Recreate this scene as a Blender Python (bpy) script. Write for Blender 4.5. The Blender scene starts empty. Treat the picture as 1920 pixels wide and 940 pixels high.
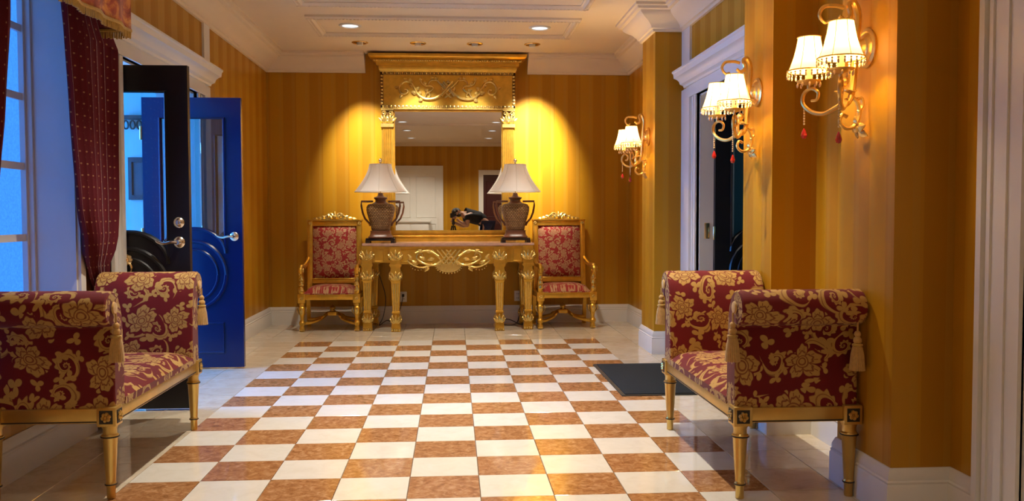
import bpy, bmesh, math, random
from mathutils import Vector, Matrix
PI = math.pi
random.seed(7)
SC = bpy.context.scene
COL = SC.collection

# ---------------------------------------------------------------- camera
F_PX = 1647.43
cam_d = bpy.data.cameras.new('camera')
cam_d.sensor_fit = 'HORIZONTAL'; cam_d.sensor_width = 36.0
cam_d.lens = 36.0 * F_PX / 1920.0
cam_d.clip_start = 0.02; cam_d.clip_end = 60
cam = bpy.data.objects.new('camera', cam_d); COL.objects.link(cam)
RV = Matrix(((0.99777636, -0.06661653, -0.00213827), (-0.0048104, -0.0399776, -0.999189), (0.06647702, 0.99697745, -0.04020916)))
# rows: right, down, forward in world axes
m3 = Matrix((RV[0], -Vector(RV[1]), -Vector(RV[2]))).transposed()
CAM_Z = 1.143
cam.matrix_world = Matrix.Translation((0, 0, CAM_Z)) @ m3.to_4x4()
SC.camera = cam

# ---------------------------------------------------------------- world, colour management
w = bpy.data.worlds.new('world'); SC.world = w; w.use_nodes = True
bg = w.node_tree.nodes['Background']
bg.inputs[0].default_value = (0.10, 0.28, 0.85, 1); bg.inputs[1].default_value = 0.6
vs = SC.view_settings
vs.view_transform = 'Standard'; vs.look = 'None'; vs.gamma = 1.0; vs.exposure = 0.0
vs.use_curve_mapping = False

WARM = (1.0, 0.90, 0.76)
DOWN_W = 120.0        # ceiling downlights
ACCENT_W = 480.0      # small spots over the mirror
SCONCE_W = 9.5       # each candle bulb
DAY = (0.12, 0.38, 1.0)
def lamp(name, kind, loc, energy, color, size=0.05, target=None, angle=None, blend=0.5, parent=None):
    l = bpy.data.lights.new(name, kind); l.energy = energy; l.color = color
    if kind in ('POINT', 'SPOT'): l.shadow_soft_size = size
    if kind == 'SPOT': l.spot_size = angle; l.spot_blend = blend
    o = bpy.data.objects.new(name, l); COL.objects.link(o)
    o.location = loc
    if target is not None:
        o.rotation_euler = (Vector(target) - Vector(loc)).to_track_quat('-Z', 'Y').to_euler()
    if parent: o.parent = parent
    return o

# ---------------------------------------------------------------- shader helpers
class NT:
    def __init__(s, name):
        s.m = bpy.data.materials.new(name); s.m.use_nodes = True
        s.t = s.m.node_tree; s.t.nodes.clear()
        s.out = s.t.nodes.new('ShaderNodeOutputMaterial')
    def n(s, typ, **kw):
        nd = s.t.nodes.new(typ)
        for k, v in kw.items(): setattr(nd, k, v)
        return nd
    def link(s, a, b): s.t.links.new(a, b)
    def put(s, sock, v):
        if isinstance(v, bpy.types.NodeSocket): s.link(v, sock)
        elif isinstance(v, tuple) and sock.type == 'RGBA' and len(v) == 3: sock.default_value = (*v, 1)
        else: sock.default_value = v
    def math(s, op, a, b=None, c=None):
        nd = s.n('ShaderNodeMath', operation=op); s.put(nd.inputs[0], a)
        if b is not None: s.put(nd.inputs[1], b)
        if c is not None: s.put(nd.inputs[2], c)
        return nd.outputs[0]
    def vmath(s, op, a, b=None):
        nd = s.n('ShaderNodeVectorMath', operation=op); s.put(nd.inputs[0], a)
        if b is not None: s.put(nd.inputs[1], b)
        return nd.outputs['Value' if op in ('LENGTH', 'DOT_PRODUCT') else 'Vector']
    def mix(s, f, a, b, mode='MIX'):
        nd = s.n('ShaderNodeMix', data_type='RGBA', blend_type=mode)
        s.put(nd.inputs[0], f); s.put(nd.inputs[6], a); s.put(nd.inputs[7], b)
        return nd.outputs[2]
    def noise(s, vec, scale, detail=3, rough=0.55, dist=0.0):
        nd = s.n('ShaderNodeTexNoise'); s.put(nd.inputs['Vector'], vec)
        nd.inputs['Scale'].default_value = scale; nd.inputs['Detail'].default_value = detail
        nd.inputs['Roughness'].default_value = rough; nd.inputs['Distortion'].default_value = dist
        return nd.outputs[0]
    def ramp(s, f, stops):
        nd = s.n('ShaderNodeValToRGB'); s.put(nd.inputs[0], f)
        el = nd.color_ramp.elements
        while len(el) < len(stops): el.new(0.5)
        for e, (p, c) in zip(el, stops): e.position = p; e.color = (*c, 1) if len(c) == 3 else c
        return nd.outputs[0]
    def step(s, v, edge, soft):        # 1 where v < edge
        nd = s.n('ShaderNodeMapRange', interpolation_type='SMOOTHSTEP')
        s.put(nd.inputs[0], v)
        s.put(nd.inputs[1], s.math('SUBTRACT', edge, soft) if isinstance(edge, bpy.types.NodeSocket) else edge - soft)
        s.put(nd.inputs[2], s.math('ADD', edge, soft) if isinstance(edge, bpy.types.NodeSocket) else edge + soft)
        nd.inputs[3].default_value = 1; nd.inputs[4].default_value = 0
        return nd.outputs[0]
    def uv(s): return s.n('ShaderNodeUVMap').outputs[0]
    def obj(s): return s.n('ShaderNodeTexCoord').outputs['Object']
    def sep(s, v):
        nd = s.n('ShaderNodeSeparateXYZ'); s.put(nd.inputs[0], v); return nd.outputs
    def comb(s, x, y, z=0.0):
        nd = s.n('ShaderNodeCombineXYZ'); s.put(nd.inputs[0], x); s.put(nd.inputs[1], y); s.put(nd.inputs[2], z); return nd.outputs[0]
    def bump(s, h, strength=0.3, dist=0.005):
        nd = s.n('ShaderNodeBump'); s.put(nd.inputs['Height'], h)
        nd.inputs['Strength'].default_value = strength; nd.inputs['Distance'].default_value = dist
        return nd.outputs[0]
    def bsdf(s, color, rough=0.5, metal=0.0, normal=None, spec=0.5, sheen=0.0, coat=0.0):
        b = s.n('ShaderNodeBsdfPrincipled')
        s.put(b.inputs['Base Color'], color); s.put(b.inputs['Roughness'], rough); s.put(b.inputs['Metallic'], metal)
        b.inputs['Specular IOR Level'].default_value = spec
        b.inputs['Sheen Weight'].default_value = sheen
        b.inputs['Coat Weight'].default_value = coat; b.inputs['Coat Roughness'].default_value = 0.08
        if normal is not None: s.link(normal, b.inputs['Normal'])
        return b
    def done(s, shader):
        s.link(shader.outputs[0] if hasattr(shader, 'outputs') else shader, s.out.inputs[0]); return s.m

M = {}
def simple(name, col, rough=0.5, metal=0.0, var=0.12, scale=8.0, bump=0.0, bscale=60, spec=0.5, coat=0.0, sheen=0.0):
    t = NT(name); o = t.obj()
    f = t.noise(o, scale)
    c = t.mix(f, tuple(x * (1 - var) for x in col), tuple(min(1, x * (1 + var)) for x in col))
    nm = t.bump(t.noise(o, bscale, 2), bump, 0.004) if bump else None
    M[name] = t.done(t.bsdf(c, rough, metal, nm, spec, sheen, coat)); return M[name]

simple('white_paint', (0.74, 0.72, 0.66), 0.38, var=0.03)
simple('ceiling_paint', (0.76, 0.64, 0.47), 0.6, var=0.03)
simple('gold', (0.70, 0.42, 0.06), 0.30, 0.82, var=0.30, scale=16)
simple('gold_relief', (0.84, 0.56, 0.17), 0.27, 0.78, var=0.4, scale=45, bump=0.15, bscale=120)
simple('gold_dark', (0.20, 0.10, 0.022), 0.5, 0.5, var=0.3, scale=25)
simple('gold_bench', (0.64, 0.43, 0.12), 0.30, 0.75, var=0.2, scale=10)
simple('carved_black', (0.03, 0.022, 0.015), 0.5, 0.2, var=0.3)
simple('brass', (0.80, 0.58, 0.28), 0.22, 0.95, var=0.1)
simple('nickel', (0.72, 0.68, 0.60), 0.2, 0.95, var=0.05)
simple('sconce_gold', (0.78, 0.52, 0.16), 0.32, 0.8, var=0.2, scale=25)
simple('door_blue', (0.0008, 0.006, 0.070), 0.28, var=0.06, coat=0.3)
simple('door_black', (0.004, 0.004, 0.007), 0.38, var=0.1)
simple('door_maroon', (0.05, 0.008, 0.01), 0.35, var=0.15)
simple('lacquer', (0.018, 0.008, 0.006), 0.22, var=0.2, coat=0.5)
simple('urn_trim', (0.17, 0.065, 0.03), 0.35, var=0.25, scale=20)
simple('tassel', (0.55, 0.33, 0.09), 0.75, var=0.25, scale=80, sheen=0.3)
simple('fringe', (0.52, 0.33, 0.06), 0.7, var=0.35, scale=90, sheen=0.3)
simple('white_plastic', (0.75, 0.72, 0.64), 0.35, var=0.02)
simple('black_rubber', (0.012, 0.012, 0.012), 0.5, var=0.2)
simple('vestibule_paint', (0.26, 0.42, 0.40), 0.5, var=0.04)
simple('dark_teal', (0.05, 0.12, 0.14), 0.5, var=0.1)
simple('wood', (0.30, 0.13, 0.05), 0.4, var=0.25, scale=20)
simple('grout', (0.50, 0.40, 0.26), 0.5, var=0.1)
simple('candle', (0.85, 0.75, 0.50), 0.5, var=0.03)
simple('skin', (0.50, 0.27, 0.17), 0.5, var=0.06)
simple('hair', (0.015, 0.010, 0.008), 0.6, var=0.3, scale=60)
simple('tshirt', (0.008, 0.008, 0.011), 0.85, var=0.2, bump=0.2, bscale=25)
simple('denim', (0.012, 0.018, 0.06), 0.85, var=0.25, scale=40)
simple('camera_black', (0.012, 0.012, 0.012), 0.4, var=0.15)
simple('lens_glass', (0.01, 0.012, 0.03), 0.05, var=0.1)
simple('marble_top', (0.52, 0.33, 0.26), 0.15, var=0.3, scale=25)
simple('picture_dark', (0.03, 0.03, 0.04), 0.4, var=0.6, scale=12)
simple('crystal_red', (0.45, 0.015, 0.012), 0.08, var=0.2, coat=0.6)
simple('crystal_amber', (0.75, 0.55, 0.30), 0.1, var=0.2, coat=0.6)

def mat_wallpaper():
    t = NT('wallpaper'); u = t.uv(); x = t.sep(u)[0]
    a = t.math('FRACT', t.math('DIVIDE', x, 0.27))
    wide = t.step(a, 0.5, 0.012)
    b = t.math('FRACT', t.math('DIVIDE', t.math('ADD', x, 0.045), 0.135))
    thin = t.step(b, 0.22, 0.02)
    c = t.mix(wide, (0.43, 0.195, 0.006), (0.50, 0.245, 0.010))
    c = t.mix(t.math('MULTIPLY', thin, 0.35), c, (0.47, 0.27, 0.035))
    f = t.noise(t.vmath('MULTIPLY', u, (1.0, 0.15, 1.0)), 160, 2)
    c = t.mix(t.math('MULTIPLY', f, 0.16), c, (0.30, 0.14, 0.01))
    r = t.math('ADD', t.math('MULTIPLY', wide, -0.12), 0.48)
    M['wallpaper'] = t.done(t.bsdf(c, r, 0.0, None, 0.28))
mat_wallpaper()

def mat_marble(name, c0, c1, c2, scale, contrast):
    t = NT(name); o = t.obj()
    rnd = t.n('ShaderNodeObjectInfo').outputs['Random']
    v = t.vmath('ADD', o, t.comb(t.math('MULTIPLY', rnd, 37.0), t.math('MULTIPLY', rnd, 11.0)))
    n1 = t.noise(v, scale, 6, 0.68, 0.8); n2 = t.noise(v, scale * 0.25, 3)
    c = t.ramp(n1, [(0.5 - contrast, c0), (0.5, c1), (0.5 + contrast, c2)])
    c = t.mix(t.math('MULTIPLY', n2, 0.25), c, c1)
    c = t.mix(t.math('MULTIPLY', rnd, 0.18), c, c0)
    M[name] = t.done(t.bsdf(c, 0.07, 0.0, None, 0.5))
mat_marble('tile_brown', (0.25, 0.105, 0.035), (0.41, 0.195, 0.080), (0.60, 0.35, 0.18), 26, 0.16)
mat_marble('tile_white', (0.70, 0.66, 0.57), (0.78, 0.75, 0.67), (0.82, 0.80, 0.74), 9, 0.25)
mat_marble('tile_border', (0.52, 0.43, 0.30), (0.66, 0.57, 0.43), (0.72, 0.65, 0.52), 8, 0.25)

def mat_damask(name, scale, red, dark, gold):
    t = NT(name); u = t.vmath('MULTIPLY', t.uv(), (scale, scale, 1.0))
    nz = t.n('ShaderNodeTexNoise'); t.put(nz.inputs['Vector'], u); nz.inputs['Scale'].default_value = 5.0; nz.inputs['Detail'].default_value = 1.0
    wob = t.vmath('MULTIPLY', t.vmath('SUBTRACT', nz.outputs['Color'], (0.5, 0.5, 0.5)), (0.10, 0.10, 0.0))
    p = t.vmath('ADD', u, wob)
    def cell(sc, rnd, off):
        v = t.n('ShaderNodeTexVoronoi', voronoi_dimensions='2D', feature='F1')
        q = t.vmath('ADD', p, off)
        t.put(v.inputs['Vector'], q); v.inputs['Scale'].default_value = sc; v.inputs['Randomness'].default_value = rnd
        d = t.vmath('SUBTRACT', q, v.outputs['Position'])
        x = t.sep(d); r = t.vmath('LENGTH', t.comb(x[0], x[1]))
        th = t.math('ARCTAN2', x[1], x[0])
        rn = t.sep(v.outputs['Color'])[0]
        return r, t.math('ADD', th, t.math('MULTIPLY', rn, 6.28)), rn
    # large five-petalled flowers
    r, th, rn = cell(4.5, 0.35, (0.0, 0.0, 0.0))
    lobe = t.math('ABSOLUTE', t.math('COSINE', t.math('MULTIPLY', th, 2.5)))
    R = t.math('ADD', t.math('MULTIPLY_ADD', lobe, 0.027, 0.045), t.math('MULTIPLY', t.math('COSINE', t.math('MULTIPLY', th, 15.0)), 0.0035))
    fl = t.step(r, R, 0.003)
    ring = t.step(t.math('ABSOLUTE', t.math('SUBTRACT', r, t.math('MULTIPLY', R, 0.62))), 0.0035, 0.002)
    core = t.step(t.math('ABSOLUTE', t.math('SUBTRACT', r, 0.014)), 0.0028, 0.0015)
    gap = t.math('MULTIPLY', t.step(lobe, 0.16, 0.06), t.math('SUBTRACT', 1.0, t.step(r, 0.026, 0.003)))
    vein0 = t.math('MULTIPLY', t.step(t.math('ABSOLUTE', t.math('COSINE', t.math('MULTIPLY', th, 7.5))), 0.22, 0.12), t.math('MULTIPLY', t.math('GREATER_THAN', r, t.math('MULTIPLY', R, 0.70)), t.math('LESS_THAN', r, t.math('MULTIPLY', R, 0.90))))
    core2 = t.step(t.math('ABSOLUTE', t.math('SUBTRACT', r, 0.024)), 0.0022, 0.0015)
    cut = t.math('MAXIMUM', t.math('MAXIMUM', t.math('MAXIMUM', ring, core), gap), t.math('MAXIMUM', vein0, core2))
    A = t.math('MULTIPLY', fl, t.math('SUBTRACT', 1.0, t.math('MULTIPLY', cut, 0.75)))
    keep = t.math('SUBTRACT', 1.0, t.step(r, t.math('ADD', R, 0.012), 0.002))
    # curling acanthus scrolls
    r2, th2, rn2 = cell(6.2, 0.7, (3.37, 1.91, 0.0))
    lg = t.math('LOGARITHM', t.math('ADD', r2, 0.002), 2.718)
    sg = t.math('SIGN', t.math('SUBTRACT', rn2, 0.5))
    sp = t.math('FRACT', t.math('ADD', t.math('MULTIPLY', t.math('MULTIPLY', th2, sg), 1 / (2 * PI)), t.math('MULTIPLY', lg, 0.75)))
    fr = t.math('MULTIPLY_ADD', t.math('SINE', t.math('MULTIPLY', th2, 9.0)), 0.09, 0.42)
    arm = t.math('MULTIPLY', t.step(sp, fr, 0.04), t.step(r2, 0.066, 0.003))
    vein = t.step(t.math('ABSOLUTE', t.math('SUBTRACT', sp, 0.2)), 0.03, 0.02)
    arm = t.math('MULTIPLY', arm, t.math('SUBTRACT', 1.0, t.math('MULTIPLY', vein, 0.6)))
    B = t.math('MULTIPLY', arm, keep)
    # small leaves and buds
    r3, th3, rn3 = cell(12.5, 0.9, (7.1, 5.3, 0.0))
    l3 = t.math('ABSOLUTE', t.math('COSINE', t.math('MULTIPLY', th3, 1.5)))
    C = t.math('MULTIPLY', t.step(r3, t.math('MULTIPLY_ADD', l3, 0.022, 0.006), 0.002), keep)
    C = t.math('MULTIPLY', C, t.math('GREATER_THAN', rn3, 0.18))
    msk = t.math('MINIMUM', 1.0, t.math('MAXIMUM', t.math('MAXIMUM', A, B), C))
    base = t.mix(t.noise(u, 3.0, 2), dark, red)
    weave = t.noise(t.vmath('MULTIPLY', u, (1.0, 3.0, 1.0)), 220, 1)
    gc = t.mix(weave, tuple(x * 0.7 for x in gold), gold)
    c = t.mix(msk, base, gc)
    nm = t.bump(t.math('ADD', t.math('MULTIPLY', msk, 0.6), t.math('MULTIPLY', weave, 0.3)), 0.35, 0.002)
    M[name] = t.done(t.bsdf(c, t.math('MULTIPLY_ADD', msk, -0.2, 0.78), 0.0, nm, 0.3, 0.1))
mat_damask('damask', 1.0, (0.19, 0.005, 0.008), (0.09, 0.002, 0.004), (0.54, 0.33, 0.085))
mat_damask('damask_chair', 1.9, (0.36, 0.025, 0.018), (0.16, 0.007, 0.008), (0.46, 0.27, 0.12))

def mat_curtain():
    t = NT('curtain_fabric'); u = t.uv()
    q = t.n('ShaderNodeMapping'); t.put(q.inputs[0], u); q.inputs['Rotation'].default_value = (0, 0, 0.785)
    v = t.n('ShaderNodeTexVoronoi', voronoi_dimensions='2D'); t.put(v.inputs['Vector'], q.outputs[0])
    v.inputs['Scale'].default_value = 27; v.inputs['Randomness'].default_value = 0.12
    d = t.math('MULTIPLY', t.step(v.outputs['Distance'], 0.10, 0.03), 0.7)
    c = t.mix(t.noise(t.vmath('MULTIPLY', u, (4.0, 0.4, 1.0)), 6, 3), (0.075, 0.003, 0.010), (0.16, 0.008, 0.018))
    c = t.mix(d, c, (0.50, 0.27, 0.12))
    M['curtain_fabric'] = t.done(t.bsdf(c, 0.8, 0.0, t.bump(t.noise(u, 300, 1), 0.1, 0.002), 0.25, 0.25))
mat_curtain()
def mat_valance():
    t = NT('valance_fabric'); u = t.uv()
    n = t.noise(u, 9, 3, 0.6, 1.5)
    c = t.ramp(n, [(0.38, (0.20, 0.015, 0.006)), (0.52, (0.42, 0.06, 0.012)), (0.66, (0.70, 0.28, 0.04))])
    M['valance_fabric'] = t.done(t.bsdf(c, 0.55, 0.0, None, 0.4, 0.3))
mat_valance()
def mat_mat():
    t = NT('mat_pile'); o = t.obj()
    n = t.noise(o, 260, 2)
    c = t.mix(n, (0.006, 0.008, 0.010), (0.030, 0.036, 0.042))
    M['mat_pile'] = t.done(t.bsdf(c, 0.95, 0.0, t.bump(n, 0.8, 0.004), 0.2))
mat_mat()
def mat_weave():
    t = NT('urn_weave'); u = t.uv()
    b = t.n('ShaderNodeTexBrick'); t.put(b.inputs['Vector'], u)
    b.inputs['Scale'].default_value = 1.0; b.inputs['Brick Width'].default_value = 0.026; b.inputs['Row Height'].default_value = 0.016
    b.inputs['Mortar Size'].default_value = 0.0035; b.inputs['Mortar Smooth'].default_value = 0.6
    b.inputs['Color1'].default_value = (0.42, 0.26, 0.10, 1); b.inputs['Color2'].default_value = (0.30, 0.17, 0.06, 1); b.inputs['Mortar'].default_value = (0.07, 0.032, 0.012, 1)
    M['urn_weave'] = t.done(t.bsdf(b.outputs[0], 0.5, 0.0, t.bump(t.math('SUBTRACT', 1.0, b.outputs[1]), 0.9, 0.006), 0.4))
mat_weave()
def mat_shade(name, col, trans, glow=0.0):
    t = NT(name)
    d = t.n('ShaderNodeBsdfDiffuse'); d.inputs[0].default_value = (*col, 1)
    tr = t.n('ShaderNodeBsdfTranslucent'); tr.inputs[0].default_value = (*col, 1)
    mx = t.n('ShaderNodeMixShader'); mx.inputs[0].default_value = trans
    t.link(d.outputs[0], mx.inputs[1]); t.link(tr.outputs[0], mx.inputs[2])
    if glow:
        e = t.n('ShaderNodeEmission'); e.inputs[0].default_value = (1.0, 0.78, 0.42, 1); e.inputs[1].default_value = glow
        ad = t.n('ShaderNodeAddShader'); t.link(mx.outputs[0], ad.inputs[0]); t.link(e.outputs[0], ad.inputs[1])
        M[name] = t.done(ad)
    else: M[name] = t.done(mx)
mat_shade('lamp_silk', (0.93, 0.92, 0.90), 0.30)
mat_shade('sconce_silk', (0.88, 0.72, 0.46), 0.25, 0.5)
def mat_emit(name, col, strength, noise=False):
    t = NT(name); e = t.n('ShaderNodeEmission')
    if noise:
        n = t.noise(t.obj(), 85, 4, 0.7)
        c = t.mix(n, tuple(x * 0.55 for x in col), tuple(x * 1.45 for x in col)); t.link(c, e.inputs[0])
    else: e.inputs[0].default_value = (*col, 1)
    e.inputs[1].default_value = strength
    M[name] = t.done(e)
mat_emit('frosted_daylight', (0.060, 0.34, 1.30), 1.0, True)
mat_emit('vestibule_daylight', (0.07, 0.32, 1.0), 26.0)
mat_emit('side_room_fill', (0.25, 0.6, 0.8), 1.5)  # glow of the fill pane added in the side room
def mat_bulb():
    t = NT('bulb_glow'); e = t.n('ShaderNodeEmission'); e.inputs[0].default_value = (1.0, 0.86, 0.6, 1); e.inputs[1].default_value = 6.0
    tr = t.n('ShaderNodeBsdfTransparent'); ad = t.n('ShaderNodeAddShader'); t.link(e.outputs[0], ad.inputs[0]); t.link(tr.outputs[0], ad.inputs[1])
    M['bulb_glow'] = t.done(ad)
mat_bulb()
mat_emit('downlight_glow', (0.92, 0.96, 1.0), 1.6)
def mat_glass(name, refl, tint=(0.9, 0.95, 1.0)):
    t = NT(name)
    tr = t.n('ShaderNodeBsdfTransparent'); tr.inputs[0].default_value = (*tint, 1)
    g = t.n('ShaderNodeBsdfGlossy'); g.inputs['Roughness'].default_value = 0.0
    mx = t.n('ShaderNodeMixShader'); mx.inputs[0].default_value = refl
    t.link(tr.outputs[0], mx.inputs[1]); t.link(g.outputs[0], mx.inputs[2]); M[name] = t.done(mx)
mat_glass('clear_glass', 0.07)
mat_glass('coated_glass', 0.45, (0.7, 0.78, 0.95))
def mat_mirror():
    t = NT('mirror_silver'); g = t.n('ShaderNodeBsdfGlossy'); g.inputs[0].default_value = (0.86, 0.87, 0.86, 1)
    g.inputs['Roughness'].default_value = 0.0; M['mirror_silver'] = t.done(g)
mat_mirror()

# ---------------------------------------------------------------- mesh helpers
class MB:
    def __init__(s): s.v = []; s.f = []; s.uv = {}
    def add(s, vs, fs, uvs=None):
        b = len(s.v); s.v += [tuple(p) for p in vs]
        for i, f in enumerate(fs):
            if uvs: s.uv[len(s.f)] = uvs[i]
            s.f.append([b + k for k in f])
        return s
    def box(s, x0, x1, y0, y1, z0, z1):
        vs = [(x, y, z) for z in (z0, z1) for y in (y0, y1) for x in (x0, x1)]
        return s.add(vs, [(0, 2, 3, 1), (4, 5, 7, 6), (0, 1, 5, 4), (2, 6, 7, 3), (0, 4, 6, 2), (1, 3, 7, 5)])
    def bbox(s, x0, x1, y0, y1, z0, z1, c=0.006):
        bm = bmesh.new(); r = bmesh.ops.create_cube(bm, size=1.0)
        for v in bm.verts: v.co = ((x0 + x1) / 2 + v.co.x * (x1 - x0), (y0 + y1) / 2 + v.co.y * (y1 - y0), (z0 + z1) / 2 + v.co.z * (z1 - z0))
        bmesh.ops.bevel(bm, geom=bm.edges[:], offset=c, segments=2, affect='EDGES', profile=0.5)
        return s.frombm(bm)
    def frombm(s, bm):
        bm.verts.index_update()
        s.add([v.co[:] for v in bm.verts], [[v.index for v in f.verts] for f in bm.faces]); bm.free(); return s
    def lathe(s, prof, seg=20, c=(0, 0, 0), sup=2.0, axis='z', cap=True):
        n = len(prof); vs = []; fs = []; us = []
        for r, z in prof:
            for k in range(seg):
                a = 2 * PI * (k + 0.5) / seg; ca, sa = math.cos(a), math.sin(a)
                if sup != 2.0:
                    d = (abs(ca) ** sup + abs(sa) ** sup) ** (-1 / sup)
                else: d = 1
                x, y = r * ca * d, r * sa * d
                if axis == 'z': p = (x, y, z)
                elif axis == 'x': p = (z, x, y)
                else: p = (x, z, y)
                vs.append((c[0] + p[0], c[1] + p[1], c[2] + p[2]))
        L = [0]
        for i in range(1, n): L.append(L[-1] + math.hypot(prof[i][0] - prof[i - 1][0], prof[i][1] - prof[i - 1][1]))
        rm = max(r for r, z in prof)
        for i in range(n - 1):
            for k in range(seg):
                k2 = (k + 1) % seg
                fs.append((i * seg + k, i * seg + k2, (i + 1) * seg + k2, (i + 1) * seg + k))
                w = 2 * PI * rm / seg
                us.append([(k * w, L[i]), ((k + 1) * w, L[i]), ((k + 1) * w, L[i + 1]), (k * w, L[i + 1])])
        s.add(vs, fs, us)
        if not cap: return s
        if prof[0][0] > 1e-5: s.add([vs[k] for k in range(seg)], [list(range(seg))[::-1]])
        if prof[-1][0] > 1e-5: s.add([vs[(n - 1) * seg + k] for k in range(seg)], [list(range(seg))])
        return s
    def sph(s, c, r, seg=8, rings=5, sc=(1, 1, 1)):
        vs = [(c[0], c[1], c[2] - r * sc[2])]; fs = []
        for i in range(1, rings):
            a = PI * i / rings - PI / 2
            for k in range(seg):
                b = 2 * PI * k / seg
                vs.append((c[0] + r * sc[0] * math.cos(a) * math.cos(b), c[1] + r * sc[1] * math.cos(a) * math.sin(b), c[2] + r * sc[2] * math.sin(a)))
        vs.append((c[0], c[1], c[2] + r * sc[2])); t = len(vs) - 1
        for k in range(seg):
            k2 = (k + 1) % seg
            fs.append((0, 1 + k2, 1 + k)); fs.append((t, t - seg + k, t - seg + k2))
            for i in range(rings - 2):
                a = 1 + i * seg
                fs.append((a + k, a + k2, a + seg + k2, a + seg + k))
        return s.add(vs, fs)
    def tube(s, pts, rad, seg=8, flat=None):
        # flat=(normal, factor): squash section along normal
        P = [Vector(p) for p in pts]; n = len(P); vs = []; fs = []
        rr = rad if isinstance(rad, (list, tuple)) else [rad] * n
        t0 = (P[1] - P[0]).normalized()
        nrm = t0.orthogonal().normalized()
        for i in range(n):
            t = (P[min(i + 1, n - 1)] - P[max(i - 1, 0)])
            t = t.normalized() if t.length > 1e-9 else t0
            nrm = (nrm - t * nrm.dot(t));
            nrm = nrm.normalized() if nrm.length > 1e-6 else t.orthogonal().normalized()
            b = t.cross(nrm)
            for k in range(seg):
                a = 2 * PI * k / seg
                o = (nrm * math.cos(a) + b * math.sin(a)) * rr[i]
                if flat:
                    fn = Vector(flat[0]); o -= fn * o.dot(fn) * (1 - flat[1])
                vs.append(P[i] + o)
        for i in range(n - 1):
            for k in range(seg):
                k2 = (k + 1) % seg
                fs.append((i * seg + k, i * seg + k2, (i + 1) * seg + k2, (i + 1) * seg + k))
        fs.append(list(range(seg))[::-1]); fs.append([(n - 1) * seg + k for k in range(seg)])
        return s.add(vs, fs)
    def prism(s, prof, axis, a0, a1, uvp=True, taper=0.0):
        # prof: closed 2D polygon. axis 'x': (y,z); 'y': (x,z); 'z': (x,y)
        n = len(prof)
        def P(q, a): return {'x': (a, q[0], q[1]), 'y': (q[0], a, q[1]), 'z': (q[0], q[1], a)}[axis]
        L = [0]
        for i in range(n): L.append(L[-1] + math.dist(prof[i], prof[(i + 1) % n]))
        vs = [P(q, a0) for q in prof] + [P(q, a1) for q in prof]
        fs = []; us = []
        for i in range(n):
            j = (i + 1) % n
            fs.append((i, j, n + j, n + i))
            us.append([(a0, L[i]), (a0, L[i + 1]), (a1, L[i + 1]), (a1, L[i])])
        fs.append(list(range(n))[::-1]); us.append([(prof[k][0], prof[k][1]) for k in range(n)][::-1])
        fs.append([n + k for k in range(n)]); us.append([(prof[k][0] + 1.7, prof[k][1]) for k in range(n)])
        return s.add(vs, fs, us if uvp else None)
    def sweep(s, path, prof, i0=None, i1=None, closed=False):
        # path: XY points, prof: closed polygon of (offset to the left, z)
        P = [Vector(p) for p in path]; n = len(P)
        i0 = 0 if i0 is None else i0; i1 = n - 1 if i1 is None else i1
        rings = []
        for i in range(i0, i1 + 1):
            a = P[i] - P[i - 1] if (i > 0 or closed) else P[i + 1] - P[i]
            b = P[(i + 1) % n] - P[i] if (i < n - 1 or closed) else P[i] - P[i - 1]
            a.normalize(); b.normalize()
            na, nb = Vector((-a.y, a.x)), Vector((-b.y, b.x))
            m = (na + nb) / (1 + na.dot(nb))
            rings.append([(P[i].x + m.x * d, P[i].y + m.y * d, z) for d, z in prof])
        k = len(prof); vs = [p for r in rings for p in r]; fs = []
        R = len(rings)
        for i in range(R if closed else R - 1):
            for j in range(k):
                j2 = (j + 1) % k; i2 = (i + 1) % R
                fs.append((i * k + j, i2 * k + j, i2 * k + j2, i * k + j2))
        if not closed:
            fs.append(list(range(k))); fs.append([(R - 1) * k + j for j in range(k)][::-1])
        return s.add(vs, fs)
    def leaf(s, base, d, nrm, L, W, curl=0.25):
        b = Vector(base); d = Vector(d).normalized(); nr = Vector(nrm).normalized(); sd = d.cross(nr)
        vs = []
        for tt, ww in ((0.0, 0.15), (0.35, 1.0), (0.7, 0.75), (1.0, 0.05)):
            c = b + d * (L * tt) + nr * (curl * L * math.sin(tt * PI) * 0.6)
            vs += [c - sd * (W / 2 * ww), c + nr * W * 0.22 * ww, c + sd * (W / 2 * ww)]
        fs = []
        for i in range(3):
            a = i * 3
            fs += [(a, a + 1, a + 4, a + 3), (a + 1, a + 2, a + 5, a + 4)]
        n = len(vs)
        vs2 = vs + [Vector(v) - nr * 0.004 for v in vs]
        fs2 = fs + [tuple(n + k for k in f[::-1]) for f in fs]
        rim = [0, 3, 6, 9, 10, 11, 8, 5, 2, 1]
        for a, c in zip(rim, rim[1:] + rim[:1]): fs2.append((a, n + a, n + c, c))
        return s.add(vs2, fs2)
    def xf(s, mat):
        s.v = [tuple(mat @ Vector(p)) for p in s.v]; return s
    def mesh(s, name, smooth=True):
        me = bpy.data.meshes.new(name); me.from_pydata(s.v, [], s.f); me.update()
        bm = bmesh.new(); bm.from_mesh(me)
        bm.faces.ensure_lookup_table()
        uvl = bm.loops.layers.uv.new('UVMap')
        for i, f in enumerate(bm.faces):
            if i in s.uv:
                for lp, q in zip(f.loops, s.uv[i]): lp[uvl].uv = q
            else:
                nx, ny, nz = map(abs, f.normal)
                for lp in f.loops:
                    x, y, z = lp.vert.co
                    lp[uvl].uv = (y, z) if nx >= ny and nx >= nz else ((x, z) if ny >= nz else (x, y))
        bmesh.ops.recalc_face_normals(bm, faces=bm.faces[:])
        bm.to_mesh(me); bm.free()
        if smooth:
            me.shade_smooth(); me.set_sharp_from_angle(angle=0.65)
        return me
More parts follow.
